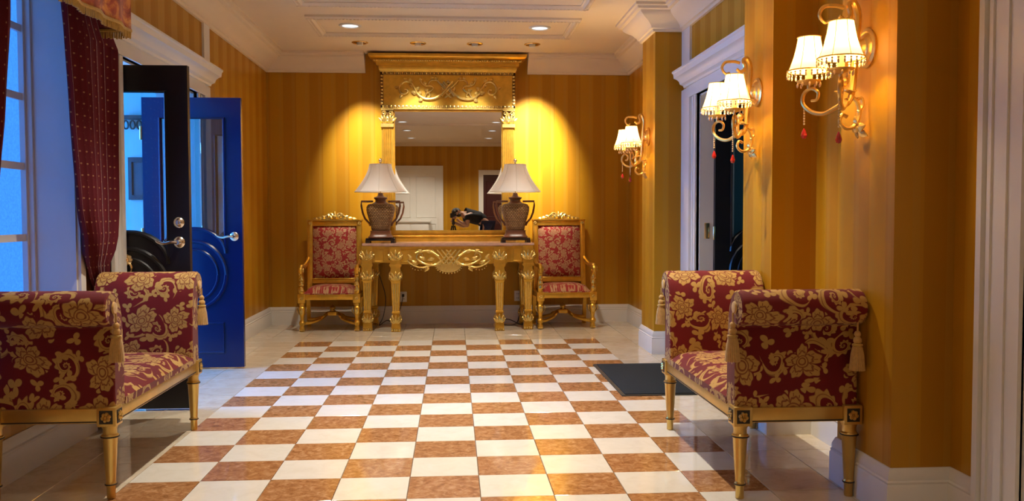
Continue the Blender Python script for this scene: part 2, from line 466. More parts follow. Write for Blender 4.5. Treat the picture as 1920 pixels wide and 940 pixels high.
    def build(s, name, mat, parent=None, smooth=True, loc=None):
        me = s.mesh(name, smooth); me.materials.append(M[mat] if isinstance(mat, str) else mat)
        o = bpy.data.objects.new(name, me); COL.objects.link(o)
        if parent: o.parent = parent
        if loc: o.location = loc
        return o

def tag(o, label, cat=None, group=None, kind=None):
    o['label'] = label
    if cat: o['category'] = cat
    if group: o['group'] = group
    if kind: o['kind'] = kind
    return o
def empty(name, loc=(0, 0, 0), rz=0.0):
    o = bpy.data.objects.new(name, None); COL.objects.link(o); o.location = loc; o.rotation_euler = (0, 0, rz)
    o.empty_display_size = 0.1; return o
def inst(src, parent, loc=(0, 0, 0), rz=0.0, sc=(1, 1, 1)):
    c = src.copy(); COL.objects.link(c); c.parent = parent; c.location = loc; c.rotation_euler = (0, 0, rz); c.scale = sc
    return c
def copy_tree(o, parent=None):
    c = o.copy(); COL.objects.link(c); c.parent = parent
    for ch in list(o.children): copy_tree(ch, c)
    return c
def crv(pts, n=8, closed=False):
    # Catmull-Rom through points
    P = [Vector(p) for p in pts]; out = []
    for i in range(len(P) - 1):
        p0 = P[i - 1] if i > 0 else P[i] * 2 - P[i + 1]
        p1, p2 = P[i], P[i + 1]
        p3 = P[i + 2] if i + 2 < len(P) else P[i + 1] * 2 - P[i]
        for k in range(n):
            t = k / n
            out.append(0.5 * ((2 * p1) + (p2 - p0) * t + (2 * p0 - 5 * p1 + 4 * p2 - p3) * t * t + (3 * p1 - p0 - 3 * p2 + p3) * t ** 3))
    out.append(P[-1]); return out
def spiral(c, r0, r1, a0, turns, n=24):
    return [(c[0] + (r0 + (r1 - r0) * k / n) * math.cos(a0 + turns * 2 * PI * k / n), c[1] + (r0 + (r1 - r0) * k / n) * math.sin(a0 + turns * 2 * PI * k / n)) for k in range(n + 1)]

# ================================================================ THE ROOM
XL, XR, YB, YR = -1.92, 1.875, 9.3, -2.0
ZC = 2.82; XP = 1.64
PIL = [(3.175, 3.635), (4.44, 4.89), (7.09, 7.56)]
WIN = (3.30, 4.626, 0.50, 2.36)          # left window: y0, y1, z0, z1
DL = (5.22, 6.72, 2.06)                  # left doorway: y0, y1, head
DR = (5.18, 6.62, 2.06)                  # right doorway
TH = 0.27

# ---- floor: screed plus every marble slab
T = 0.30; FX, FY = 0.106, 8.023
floor = MB().box(XL - 2.4, XR + 2.2, YR - 0.1, YB + 0.1, -0.12, -0.012).build('floor', 'grout', None, False)
tag(floor, 'polished marble floor with a brown and white chequerboard and cream border', 'floor', kind='structure')
g = 0.0012
def tile_mesh(w, d, name):
    m = MB(); c = 0.0015
    a, b = w / 2 - g, d / 2 - g
    vs = [(-a, -b, -0.012), (a, -b, -0.012), (a, b, -0.012), (-a, b, -0.012), (-a, -b, -c), (a, -b, -c), (a, b, -c), (-a, b, -c),
          (-a + c, -b + c, 0), (a - c, -b + c, 0), (a - c, b - c, 0), (-a + c, b - c, 0)]
    fs = [(0, 1, 5, 4), (1, 2, 6, 5), (2, 3, 7, 6), (3, 0, 4, 7), (4, 5, 9, 8), (5, 6, 10, 9), (6, 7, 11, 10), (7, 4, 8, 11), (8, 9, 10, 11)]
    return m.add(vs, fs)
tm = {k: tile_mesh(T, T, 'tile').mesh('tile', False) for k in ('tile_brown', 'tile_white', 'tile_border')}
for k, me in tm.items(): me.materials.append(M[k])
def put_tile(c, r, kind, w=None):
    me = tm[kind]
    o = bpy.data.objects.new('tile', me); COL.objects.link(o); o.parent = floor
    x0, x1 = FX + c * T, FX + (c + 1) * T
    a, b = max(x0, XL), min(x1, XR)
    o.location = ((a + b) / 2, FY - (r + 0.5) * T, 0); o.scale = ((b - a) / T, 1, 1)
rest = {'tile_brown': MB(), 'tile_white': MB(), 'tile_border': MB()}
for r in range(-5, 34):
    for c in range(-7, 6):
        chk = -5 <= c <= 3 and r >= 0
        kind = ('tile_brown' if (c + r) % 2 else 'tile_white') if chk else 'tile_border'
        if r == -5: continue
        if r <= 16: put_tile(c, r, kind)
        else:
            x0, x1 = max(FX + c * T, XL), min(FX + (c + 1) * T, XR)
            tmb = tile_mesh(x1 - x0, T, ''); tmb.xf(Matrix.Translation(((x0 + x1) / 2, FY - (r + 0.5) * T, 0)))
            rest[kind].add(tmb.v, tmb.f)
back_strip = MB()
for c in range(-7, 6):
    x0, x1 = max(FX + c * T, XL), min(FX + (c + 1) * T, XR)
    tmb = tile_mesh(x1 - x0, 0.077, ''); tmb.xf(Matrix.Translation(((x0 + x1) / 2, FY + 4 * T + 0.0385, 0))); rest['tile_border'].add(tmb.v, tmb.f)
for k, mb in rest.items():
    o = mb.build('tile_field', k, floor, False); o['kind'] = 'stuff'
# threshold slabs in the two doorways and the floors beyond
MB().box(XL - 2.3, XL, DL[0] - 0.4, 7.7, -0.012, 0).build('threshold_slab', 'tile_border', floor, False)
MB().box(XR, XR + 2.0, 4.9, 7.6, -0.012, 0).build('threshold_slab', 'tile_border', floor, False)

# ---- ceiling with applied moulding frames
ceil = MB().box(XL - 0.28, XR + 0.3, YR - 0.1, YB + 0.1, ZC, ZC + 0.12).build('ceiling', 'ceiling_paint', None, False)
tag(ceil, 'cream plaster ceiling with rectangular moulding panels', 'ceiling', kind='structure')
def frame_mould(x0, x1, y0, y1):
    prof = [(0, ZC), (0, ZC - 0.018), (0.012, ZC - 0.03), (0.03, ZC - 0.022), (0.045, ZC - 0.028), (0.06, ZC - 0.010), (0.075, ZC - 0.008), (0.075, ZC)]
    o = MB().sweep([(x0, y0), (x1, y0), (x1, y1), (x0, y1)], prof, closed=True).build('moulding_frame', 'ceiling_paint', ceil)
    b = MB(); n = 0
    for (a, c) in (((x0, y0), (x1, y0)), ((x1, y0), (x1, y1)), ((x1, y1), (x0, y1)), ((x0, y1), (x0, y0))):
        L = math.dist(a, c); k = int(L / 0.03)
        dx, dy = (c[0] - a[0]) / L, (c[1] - a[1]) / L
        for i in range(k):
            s_ = (i + 0.5) / k * L
            px, py = a[0] + dx * s_ - dy * 0.037, a[1] + dy * s_ + dx * 0.037
            b.box(px - 0.008, px + 0.008, py - 0.008, py + 0.008, ZC - 0.034, ZC - 0.02)
    b.build('bead_row', 'ceiling_paint', o, False)
frame_mould(-1.23, 1.10, 7.50, 8.28)
frame_mould(-1.23, 1.10, 2.2, 7.12)

# ---- walls
wl = MB()
xa, xb = XL - TH, XL
wl.box(xa, xb, YR, WIN[0], 0, ZC).box(xa, xb, WIN[0], WIN[1], 0, WIN[2]).box(xa, xb, WIN[0], WIN[1], WIN[3], ZC)
wl.box(xa, xb, WIN[1], DL[0], 0, ZC).box(xa, xb, DL[0], DL[1], DL[2], ZC).box(xa, xb, DL[1], YB, 0, ZC)
wall_left = wl.build('wall_left', 'wallpaper', None, False); tag(wall_left, 'gold striped wallpapered wall with the window and blue doors', 'wall', kind='structure')
wall_back = MB().box(XL - TH, XR + TH, YB, YB + 0.15, 0, ZC).build('wall_back', 'wallpaper', None, False)
tag(wall_back, 'gold striped wallpapered wall behind mirror and console', 'wall', kind='structure')
wr = MB()
xa, xb = XR, XR + 0.25
wr.box(xa, xb, YR, DR[0], 0, ZC).box(xa, xb, DR[0], DR[1], DR[2], ZC).box(xa, xb, DR[1], YB, 0, ZC)
wall_right = wr.build('wall_right', 'wallpaper', None, False); tag(wall_right, 'gold striped wallpapered wall with three projecting pilasters', 'wall', kind='structure')
for (a, b) in PIL:
    MB().box(XP, XR, a, b, 0, ZC).build('pilaster', 'wallpaper', wall_right, False)
wall_rear = MB().box(XL - TH, XR + 0.25, YR - 0.15, YR, 0, ZC).build('wall_rear', 'wallpaper', None, False)
tag(wall_rear, 'gold striped wall with white and maroon doors seen in the mirror', 'wall', kind='structure')

# ---- crown mouldings and baseboards
crown = [(0, 2.625), (0.022, 2.625), (0.026, 2.645), (0.040, 2.650), (0.046, 2.668), (0.075, 2.700), (0.118, 2.728), (0.145, 2.752), (0.150, 2.770), (0.176, 2.776), (0.182, 2.795), (0.200, 2.800), (0.200, ZC), (0, ZC)]
pr = [(XR, YR)]
for a, b in PIL: pr += [(XR, a), (XP, a), (XP, b), (XR, b)]
full = pr + [(XR, YB), (XL, YB), (XL, YR)]
nr_ = len(pr)
tag(MB().sweep(full, crown, 0, nr_).build('trim_1', 'ceiling_paint'), 'cream crown moulding breaking forward around the wall pilasters', 'crown moulding', kind='structure')
gap0, gap1 = 0.785, -0.905
tag(MB().sweep([(XR, YR), (XR, YB), (gap0, YB)], crown, 1, 2).build('trim_2', 'ceiling_paint'), 'short cream crown moulding between mirror cornice and pilaster side', 'crown moulding', kind='structure')
tag(MB().sweep([(gap1, YB), (XL, YB), (XL, YR)], crown, 0, 1).build('trim_3', 'ceiling_paint'), 'short cream crown moulding between mirror cornice and door side', 'crown moulding', kind='structure')
tag(MB().sweep([(XR, YB), (XL, YB), (XL, YR)], crown, 1, 2).build('trim_4', 'ceiling_paint'), 'long cream crown moulding above the curtain and blue doors', 'crown moulding', kind='structure')
tag(MB().box(XL, XR, YR, YR + 0.06, 2.74, ZC).build('trim_5', 'ceiling_paint'), 'thin cream cornice above the white door in the mirror', 'cornice', kind='structure')
base = [(0, 0), (0.024, 0), (0.024, 0.120), (0.020, 0.128), (0.022, 0.136), (0.016, 0.142), (0.018, 0.160), (0.010, 0.176), (0.006, 0.187), (0, 0.187)]
tag(MB().sweep([(XR, 2.98), (XR, PIL[0][0]), (XP, PIL[0][0]), (XP, PIL[0][1]), (XR, PIL[0][1]), (XR, PIL[1][0]), (XP, PIL[1][0]), (XP, PIL[1][1]), (XR, PIL[1][1]), (XR, 4.93)], base).build('baseboard_right', 'white_paint'),
    'white stepped baseboard around the two pilasters behind the bench', 'baseboard', kind='structure')
bp = [(XR, 7.09), (XP, 7.09), (XP, 7.56), (XR, 7.56), (XR, YB), (XL, YB), (XL, 7.12)]
tag(MB().sweep(bp, base, 0, 4).build('baseboard_corner', 'white_paint'), 'white stepped baseboard around the far pilaster past the doormat', 'baseboard', kind='structure')
tag(MB().sweep(bp, base, 4, 5).build('baseboard_back', 'white_paint'), 'white stepped baseboard running behind console and armchairs', 'baseboard', kind='structure')
tag(MB().sweep(bp, base, 5, 6).build('baseboard_left', 'white_paint'), 'white stepped baseboard beyond the open blue door', 'baseboard', kind='structure')
tag(MB().sweep([(XL, 4.78), (XL, YR)], base).build('baseboard_window', 'white_paint'), 'white stepped baseboard below the window behind the bench', 'baseboard', kind='structure')

# ---- door surrounds
def surround(name, X, sx, y0, y1, head, label, strip_far):
    # X wall face, sx = direction into the room (+1 left wall, -1 right wall)
    e = empty(name, (X, (y0 + y1) / 2, 0)); tag(e, label, 'door frame', kind='structure')
    def bx(m, d0, d1, ya, yb, z0, z1):
        a, b = sorted((sx * d0, sx * d1)); cy = (y0 + y1) / 2
        return m.box(a, b, ya - cy, yb - cy, z0, z1)
    for ya, yb, sgn in ((y0 - 0.20, y0, -1), (y1, y1 + 0.20, 1)):
        m = MB(); bx(m, 0, 0.020, ya, yb, 0, head)
        inn = yb if sgn < 0 else ya
        bx(m, 0, 0.032, min(inn, inn + sgn * 0.05), max(inn, inn + sgn * 0.05), 0, head)
        bx(m, 0, 0.028, min(inn + sgn * 0.09, inn + sgn * 0.11), max(inn + sgn * 0.09, inn + sgn * 0.11), 0, head)
        bx(m, 0, 0.040, min(inn + sgn * 0.15, inn + sgn * 0.20), max(inn + sgn * 0.15, inn + sgn * 0.20), 0, head)
        m.build('casing', 'white_paint', e, False)
    m = MB(); bx(m, -TH, -0.001, y0, y0 + 0.012, 0, head).box; bx(m, -TH, -0.001, y1 - 0.012, y1, 0, head); bx(m, -TH, -0.001, y0, y1, head - 0.012, head)
    m.build('jamb_lining', 'white_paint', e, False)
    m = MB(); bx(m, 0, 0.03, y0 - 0.20, y1 + 0.20, head, head + 0.10); bx(m, 0, 0.042, y0 - 0.20, y1 + 0.20, head, head + 0.018)
    m.build('frieze', 'white_paint', e, False)
    prof = [(0, 2.15), (0.045, 2.15), (0.050, 2.165), (0.075, 2.175), (0.085, 2.20), (0.105, 2.215), (0.125, 2.222), (0.130, 2.255), (0.140, 2.262), (0.140, 2.275), (0, 2.29)]
    pts = [(sx * d, z) for d, z in prof]
    m = MB(); m.prism(pts, 'y', y0 - 0.30 - (y0 + y1) / 2, y1 + 0.30 - (y0 + y1) / 2, False); m.build('cornice', 'white_paint', e)
    a, b = strip_far
    m = MB(); bx(m, 0, 0.018, a, b, 2.29, 2.627); m.build('panel_strip', 'white_paint', e, False)
    m = MB(); bx(m, 0, 0.018, a, b, 0, 2.15); m.build('panel_strip', 'white_paint', e, False)
    return e
surround('trim_6', XL, 1, *DL, 'white moulded surround and cornice of the blue double doors', (6.945, 7.10))
surround('trim_7', XR, -1, *DR, 'white moulded surround and cornice of the dark doorway by pilaster', (6.845, 7.088))
# near casing on the right
e = empty('trim_8', (XR, 2.86, 0)); tag(e, 'white fluted door casing standing by the nearest pilaster', 'door frame', kind='structure')
m = MB().box(-0.022, 0, -0.12, 0.12, 0, 2.5)
for k, (a, b, d) in enumerate(((0.09, 0.12, 0.04), (0.055, 0.075, 0.03), (-0.03, 0.01, 0.03), (-0.12, -0.07, 0.036))): m.box(-d, 0, a, b, 0, 2.5)
m.build('casing', 'white_paint', e, False)
MB().box(-0.015, 0, -0.9, -0.12, 0, 2.5).build('door_panel', 'white_paint', e, False)

# ---- left window
e = empty('window_1', (XL - 0.25, (WIN[0] + WIN[1]) / 2, WIN[2])); tag(e, 'tall white casement window with frosted blue daylight panes', 'window', kind='structure')
hw = (WIN[1] - WIN[0]) / 2; hh = WIN[3] - WIN[2]
m = MB().box(-0.03, 0.03, hw - 0.05, hw, 0, hh).box(-0.03, 0.03, -hw, -hw + 0.05, 0, hh).box(-0.03, 0.03, -hw, hw, 0, 0.05).box(-0.03, 0.03, -hw, hw, hh - 0.05, hh)
m.box(0.03, 0.055, hw - 0.03, hw, 0, hh).build('window_frame', 'white_paint', e, False)
zs = [0.05, 0.535, 0.893, 1.240, 1.580, 1.81]
ys = [-hw + 0.05, -0.22, 0.19, hw - 0.05]
for z in zs[1:-1]: MB().box(-0.018, 0.022, -hw + 0.05, hw - 0.05, z - 0.018, z + 0.018).build('muntin', 'white_paint', e, False)
for y in ys[1:-1]: MB().box(-0.016, 0.020, y - 0.018, y + 0.018, 0.05, hh - 0.05).build('muntin', 'white_paint', e, False)
for i in range(5):
    for j in range(3):
        MB().box(-0.004, 0.004, ys[j], ys[j + 1], zs[i], zs[i + 1]).build('pane', 'frosted_daylight', e, False)
m = MB().box(0.03, 0.25, hw - 0.012, hw + 0.0, 0, hh).box(0.03, 0.25, -hw, -hw + 0.012, 0, hh).box(0.03, 0.25, -hw, hw, hh - 0.012, hh).box(0.03, 0.29, -hw - 0.03, hw + 0.03, -0.04, 0.0)
m.build('window_reveal', 'white_paint', e, False)
m = MB().box(0.25, 0.268, hw, hw + 0.06, -0.04, hh + 0.06).box(0.25, 0.268, -hw - 0.06, -hw, -0.04, hh + 0.06).box(0.25, 0.268, -hw, hw, hh, hh + 0.06)
m.build('casing', 'white_paint', e, False)

# ---- glazed door leaves with arched lower panels
def leaf_shape(W, H, stile, top, zc, R):
    """front outline pieces of a leaf: x from 0 (hinge) to W; lower panel top is an arch"""
    cx = W / 2; half = W / 2 - stile
    arc = [(cx + half * math.cos(a), zc + (R) * math.sin(a)) for a in [PI * k / 16 for k in range(17)]]   # right to left
    return cx, half, arc
def door_leaf(name, loc, rz, mat, glass, label, handle_side=1, knocker=False, bolt=True):
    W, H, st, tp, t = 0.715, 2.01, 0.125, 0.15, 0.022
    e = empty(name, loc, rz); tag(e, label, 'door', kind='structure')
    m = MB()
    for x0, x1, z0, z1 in ((0, st, 0.008, H), (W - st, W, 0.008, H), (st, W - st, H - tp, H)): m.box(x0, x1, -t, t, z0, z1)
    cx, half = W / 2, W / 2 - st
    arc = [(cx + half * math.cos(PI * k / 18), 0.86 + 0.185 * math.sin(PI * k / 18)) for k in range(19)]
    m.prism([(st, 0.008), (W - st, 0.008)] + arc, 'y', -t, t, False)
    m.build('panel', mat, e, False)
    MB().box(st, W - st, -0.003, 0.003, 0.84, H - tp).build('glass', glass, e, False)
    for sy in (-1, 1):
        m = MB()
        ring = [(cx + 0.235 * math.cos(2 * PI * k / 28), sy * t, 0.70 + 0.25 * math.sin(2 * PI * k / 28)) for k in range(29)]
        m.tube(ring, 0.014, 6)
        ring = [(cx + 0.175 * math.cos(2 * PI * k / 28), sy * t, 0.70 + 0.19 * math.sin(2 * PI * k / 28)) for k in range(29)]
        m.tube(ring, 0.010, 6)
        m.tube([(cx + half * math.cos(PI * k / 18), sy * t, 0.86 + 0.185 * math.sin(PI * k / 18)) for k in range(19)], 0.012, 6)
        for z0, z1 in ((0.12, 0.34),):
            m.tube([(st + 0.02, sy * t, z0), (W - st - 0.02, sy * t, z0), (W - st - 0.02, sy * t, z1), (st + 0.02, sy * t, z1), (st + 0.02, sy * t, z0)], 0.009, 6)
        m.tube([(st, sy * t, 0.9), (st, sy * t, H - tp), (W - st, sy * t, H - tp), (W - st, sy * t, 0.9)], 0.010, 6)
        m.build('panel_moulding', mat, e)
    for sy in (-1, 1):
        hx = W - 0.06
        h = MB().lathe([(0.032, 0), (0.034, 0.004), (0.028, 0.010), (0.016, 0.014), (0.012, 0.05)], 16, axis='y')
        h.v = [(hx + x, sy * (t + y), 0.985 + z) for x, y, z in h.v]
        pts = crv([(hx, sy * (t + 0.048), 0.985), (hx - 0.03, sy * (t + 0.055), 0.987), (hx - 0.07, sy * (t + 0.052), 0.978), (hx - 0.105, sy * (t + 0.048), 0.986), (hx - 0.118, sy * (t + 0.046), 0.996)], 4)
        h.tube(pts, [0.010 - 0.004 * i / len(pts) for i in range(len(pts))], 8)
        h.build('lever_handle', 'nickel', e)
        if bolt:
            h = MB().lathe([(0.030, 0), (0.032, 0.005), (0.026, 0.012), (0.014, 0.016), (0.012, 0.022)], 16, axis='y')
            h.v = [(hx + x, sy * (t + y), 1.10 + z) for x, y, z in h.v]; h.box(hx - 0.003, hx + 0.003, min(sy * (t + 0.02), sy * (t + 0.034)), max(sy * (t + 0.02), sy * (t + 0.034)), 1.086, 1.114)
            h.build('deadbolt', 'nickel', e)
    if knocker:
        k = MB()
        for a in range(8): k.sph((cx + 0.022 * math.cos(a * PI / 4), -t - 0.012, 0.885 + 0.022 * math.sin(a * PI / 4)), 0.013, 6, 4, (1, 0.8, 1))
        k.sph((cx, -t - 0.016, 0.885), 0.016, 8, 5)
        k.tube([(cx + 0.03 * math.cos(a), -t - 0.018, 0.835 + 0.036 * math.sin(a)) for a in [2 * PI * i / 16 for i in range(17)]], 0.006, 6)
        k.build('door_knocker', 'brass', e)
    hg = MB()
    for z in (0.25, 1.0, 1.75): hg.lathe([(0.008, z - 0.05), (0.009, z - 0.045), (0.009, z + 0.045), (0.008, z + 0.05)], 10, (-0.008, -t, 0))
    hg.build('hinge', 'brass', e)
    return e
door_leaf('door_1', (XL - 0.33, 5.262, 0.004), 0.0, 'door_black', 'clear_glass', 'near black glazed door leaf with two locks, standing open beside curtain', knocker=True)
door_leaf('door_2', (XL - 0.36, 6.672, 0.004), 0.0, 'door_blue', 'coated_glass', 'bright blue glazed door leaf with one lever, standing open', bolt=False)
e = door_leaf('door_3', (XR + 0.11, 6.585, 0.004), 0.0, 'door_black', 'clear_glass', 'dark glazed door leaf open inside the doorway between pilasters', bolt=False)
# strike plate on right jamb
e2 = empty('trim_9', (XR + 0.06, DR[1] - 0.012, 1.02)); tag(e2, 'brass strike plate on the white jamb of dark doorway', 'strike plate', kind='structure')
MB().bbox(-0.02, 0.02, -0.004, 0, -0.06, 0.06, 0.002).build('plate', 'brass', e2)

# ---- vestibule beyond the blue doors, dark room beyond the other doorway
VX = XL - TH
v = MB().box(VX - 2.0, VX, 7.7, 7.8, 0, 2.6).box(VX - 2.0, VX, 4.72, 4.80, 0, 2.6).box(VX - 2.1, VX, 4.72, 7.8, 2.6, 2.7)
v.box(VX - 2.1, VX - 2.0, 4.72, 5.0, 0, 2.7).box(VX - 2.1, VX - 2.0, 7.3, 7.8, 0, 2.7).box(VX - 2.1, VX - 2.0, 5.0, 7.3, 0, 0.5).box(VX - 2.1, VX - 2.0, 5.0, 7.3, 2.4, 2.7)
vest = v.build('wall_vestibule', 'vestibule_paint', None, False); tag(vest, 'pale blue vestibule walls seen through the glazed doors', 'wall', kind='structure')
MB().sweep([(VX, 7.7), (VX - 2.0, 7.7)], [(0, 2.35), (0.03, 2.35), (0.05, 2.45), (0.12, 2.56), (0.12, 2.6), (0, 2.6)]).build('cornice', 'white_paint', vest)
e = empty('window_2', (VX - 2.05, 6.15, 0.5)); tag(e, 'bright daylight window of the vestibule', 'window', kind='structure')
for i in range(3):
    for j in range(2):
        MB().box(-0.005, 0.005, -1.15 + i * 2.3 / 3 + 0.03, -1.15 + (i + 1) * 2.3 / 3 - 0.03, 0.05 + j * 0.93, 0.05 + (j + 1) * 0.93 - 0.05).build('pane', 'vestibule_daylight', e, False)
m = MB()
for i in range(4): m.box(-0.03, 0.03, -1.15 + i * 2.3 / 3 - 0.03, -1.15 + i * 2.3 / 3 + 0.03, 0, 1.9)
for z in (0, 0.93, 1.85): m.box(-0.028, 0.028, -1.15, 1.15, z, z + 0.05)
m.build('window_frame', 'wood', e, False)
pf = empty('picture_frame', (-2.62, 7.70, 1.30)); tag(pf, 'small dark framed picture on the vestibule wall', 'picture')
MB().box(-0.13, 0.13, -0.03, 0, -0.02, 0.02).box(-0.13, 0.13, -0.03, 0, 0.30, 0.34).box(-0.13, -0.10, -0.03, 0, 0.02, 0.30).box(0.10, 0.13, -0.03, 0, 0.02, 0.30).build('frame', 'door_black', pf, False)
MB().box(-0.10, 0.10, -0.012, -0.002, 0.02, 0.30).build('print', 'picture_dark', pf, False)
pf = empty('carved_shelf', (-2.62, 7.70, 1.86)); tag(pf, 'dark carved wall bracket above the vestibule picture', 'wall bracket')
m = MB().box(-0.17, 0.17, -0.09, 0, 0.10, 0.13)
m.build('shelf_board', 'carved_black', pf, False)
m = MB()
for k in range(6): m.tube([(-0.14 + k * 0.055 + 0.02 * math.cos(a), -0.03, 0.055 + 0.035 * math.sin(a)) for a in [2 * PI * i / 10 for i in range(11)]], 0.008, 5)
m.build('fretwork', 'carved_black', pf)
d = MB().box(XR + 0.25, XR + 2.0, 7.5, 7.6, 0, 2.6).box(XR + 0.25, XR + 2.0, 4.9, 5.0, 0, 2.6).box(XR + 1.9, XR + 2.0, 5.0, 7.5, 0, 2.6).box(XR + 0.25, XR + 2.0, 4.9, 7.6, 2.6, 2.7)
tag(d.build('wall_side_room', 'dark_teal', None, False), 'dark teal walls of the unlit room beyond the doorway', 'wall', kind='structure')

e = empty('fill_pane', (XR + 1.88, 6.2, 0.9)); tag(e, 'added glowing fill pane in the dark room beyond the doorway', 'window', kind='structure')  # unseen framed pane, added only to brighten the teal side room
MB().box(-0.005, 0.0, -0.4, 0.4, 0.0, 1.2).build('pane', 'side_room_fill', e, False)
MB().box(-0.02, 0.02, -0.45, -0.4, -0.05, 1.25).box(-0.02, 0.02, 0.4, 0.45, -0.05, 1.25).box(-0.02, 0.02, -0.4, 0.4, -0.05, 0).box(-0.02, 0.02, -0.4, 0.4, 1.2, 1.25).build('window_frame', 'door_black', e, False)

# ---- rear wall seen in the mirror
def panel_door(name, x0, x1, head, mat, label, panels, casing='white_paint'):
    e = empty(name, ((x0 + x1) / 2, YR, 0)); tag(e, label, 'door', kind='structure')
    hw = (x1 - x0) / 2
    MB().box(-hw, hw, 0, 0.02, 0, head).build('panel', mat, e, False)
    n = panels; wd = 2 * hw / n
    for k in range(n):
        for z0, z1 in ((0.2, 0.95), (1.1, head - 0.15)):
            a, b = -hw + k * wd + 0.07, -hw + (k + 1) * wd - 0.07
            m = MB().tube([(a, 0.02, z0), (b, 0.02, z0), (b, 0.02, z1), (a, 0.02, z1), (a, 0.02, z0)], 0.012, 6); m.build('panel_moulding', mat, e)
    m = MB().box(-hw - 0.11, -hw, 0, 0.04, 0, head + 0.11).box(hw, hw + 0.11, 0, 0.04, 0, head + 0.11).box(-hw, hw, 0, 0.04, head, head + 0.11)
    m.build('casing', casing, e, False)
panel_door('door_4', -1.50, -0.34, 2.18, 'white_paint', 'white panelled double door reflected in the gilt mirror', 2)
panel_door('door_5', 0.70, 1.55, 2.08, 'door_maroon', 'dark maroon door with white casing reflected in the mirror', 1)
e = empty('white_cabinet', (-0.98, YR + 0.20, 0)); tag(e, 'low white cabinet before the white double door, seen in the mirror', 'cabinet')
MB().bbox(-0.42, 0.42, -0.15, 0.15, 0.06, 0.98, 0.008).build('body', 'white_paint', e); MB().bbox(-0.46, 0.46, -0.17, 0.18, 0.98, 1.03, 0.008).build('worktop', 'white_paint', e)
for s_ in (-1, 1):
    o = MB().bbox(s_ * 0.21 - 0.19, s_ * 0.21 + 0.19, 0.15, 0.168, 0.1, 0.94, 0.005).build('cabinet_door', 'white_paint', e); MB().sph((s_ * 0.06, 0.178, 0.55), 0.014).build('knob', 'brass', o)
MB().box(-0.40, 0.40, -0.13, 0.13, 0, 0.06).build('plinth', 'white_paint', e, False)

# ================================================================ LIGHT FITTINGS IN THE CEILING
def downlight(x, y, label, group, k=1.0, cone=84, first=[None]):
    if first[0] is None:
        e = empty('downlight', (x, y, ZC))
        MB().lathe([(0.070, 0.0), (0.098, 0.0), (0.098, -0.006), (0.088, -0.012), (0.074, -0.010), (0.070, 0.0)], 28).build('trim_ring', 'white_paint', e)
        MB().lathe([(0.0, -0.004), (0.040, -0.006), (0.072, -0.003)], 24).build('lens', 'downlight_glow', e)
        first[0] = e
    else:
        e = empty('downlight', (x, y, ZC))
        for ch in first[0].children:
            if ch.type == 'MESH': inst(ch, e)
    tag(e, label, 'ceiling light', group)
    lamp('downlight_beam', 'SPOT', (0, 0, -0.03), DOWN_W * k, WARM, 0.03, angle=math.radians(cone), blend=0.75, parent=e)
    return e
DLX = (-0.90, 0.78)
downlight(DLX[0], 7.90, 'round recessed downlight above the armchair nearer the blue doors', 'round ceiling downlights')
downlight(DLX[1], 7.90, 'round recessed downlight above the armchair nearer the far pilaster', 'round ceiling downlights')
for y, na, nb in ((6.2, 'above the open blue door', 'above the black doormat'), (4.4, 'above the bench before the dark red curtain', 'above the bench beside the doormat'), (2.6, 'before the window, lit in the mirror', 'by the white fluted casing, lit in the mirror'), (1.0, 'in front of the photographer, on the window side', 'in front of the photographer, on the pilaster side'), (-0.7, 'behind the photographer, by the white double door', 'behind the photographer, by the maroon door')):
    for x, nm in zip(DLX, (na, nb)): downlight(x, y, 'round recessed ceiling downlight ' + nm, 'round ceiling downlights', {6.2: 1.0, 4.4: 1.9, 2.6: 0.14, 1.0: 0.25, -0.7: 1.1}[y], 84 if y > 0 else 128)
def eyeball(x, aim, on, lab, first=[None]):
    y = 8.66
    if first[0] is None:
        e = empty('eyeball_spot', (x, y, ZC))
        MB().lathe([(0.058, 0.0), (0.080, 0.0), (0.080, -0.005), (0.070, -0.011), (0.060, -0.008), (0.058, 0.0)], 24).build('trim_ring', 'brass', e)
        MB().lathe([(0.0, -0.001), (0.058, -0.001)], 20).build('recess', 'gold_dark', e)
        b = MB().lathe([(0.030, 0.0), (0.032, -0.02), (0.030, -0.03), (0.024, -0.03)], 16); b.build('barrel', 'white_paint', e)
        MB().lathe([(0.0, -0.027), (0.024, -0.027)], 14).build('bulb', 'bulb_glow', e)
        first[0] = e
    else:
        e = copy_tree(first[0]); e.location = (x, y, ZC)
    tag(e, 'small brass eyeball ceiling spotlight ' + lab, 'spotlight', 'accent spotlights over the mirror')
    tgt = Vector(aim) - Vector((x, y, ZC))
    o = lamp('accent_beam', 'SPOT', (x, y, ZC - 0.045), ACCENT_W * on, (1.0, 0.92, 0.80), 0.03, target=aim, angle=math.radians(50 if abs(x) > 0.5 else 56), blend=1.0)
    o.location = (0, 0, -0.045); o.parent = e
for x, aim, on in ((-0.895, (-0.92, 9.3, 1.72), 0.55), (-0.334, (-0.36, 9.2, 1.96), 0.34), (0.218, (0.20, 9.2, 1.96), 0.10), (0.781, (0.86, 9.3, 1.86), 1.0)): eyeball(x, aim, on, {-0.895: 'above the lamp nearer the blue doors', -0.334: 'before the mirror cornice, nearer the blue doors', 0.218: 'before the mirror cornice, nearer the far pilaster', 0.781: 'above the lamp nearer the far pilaster'}[x])

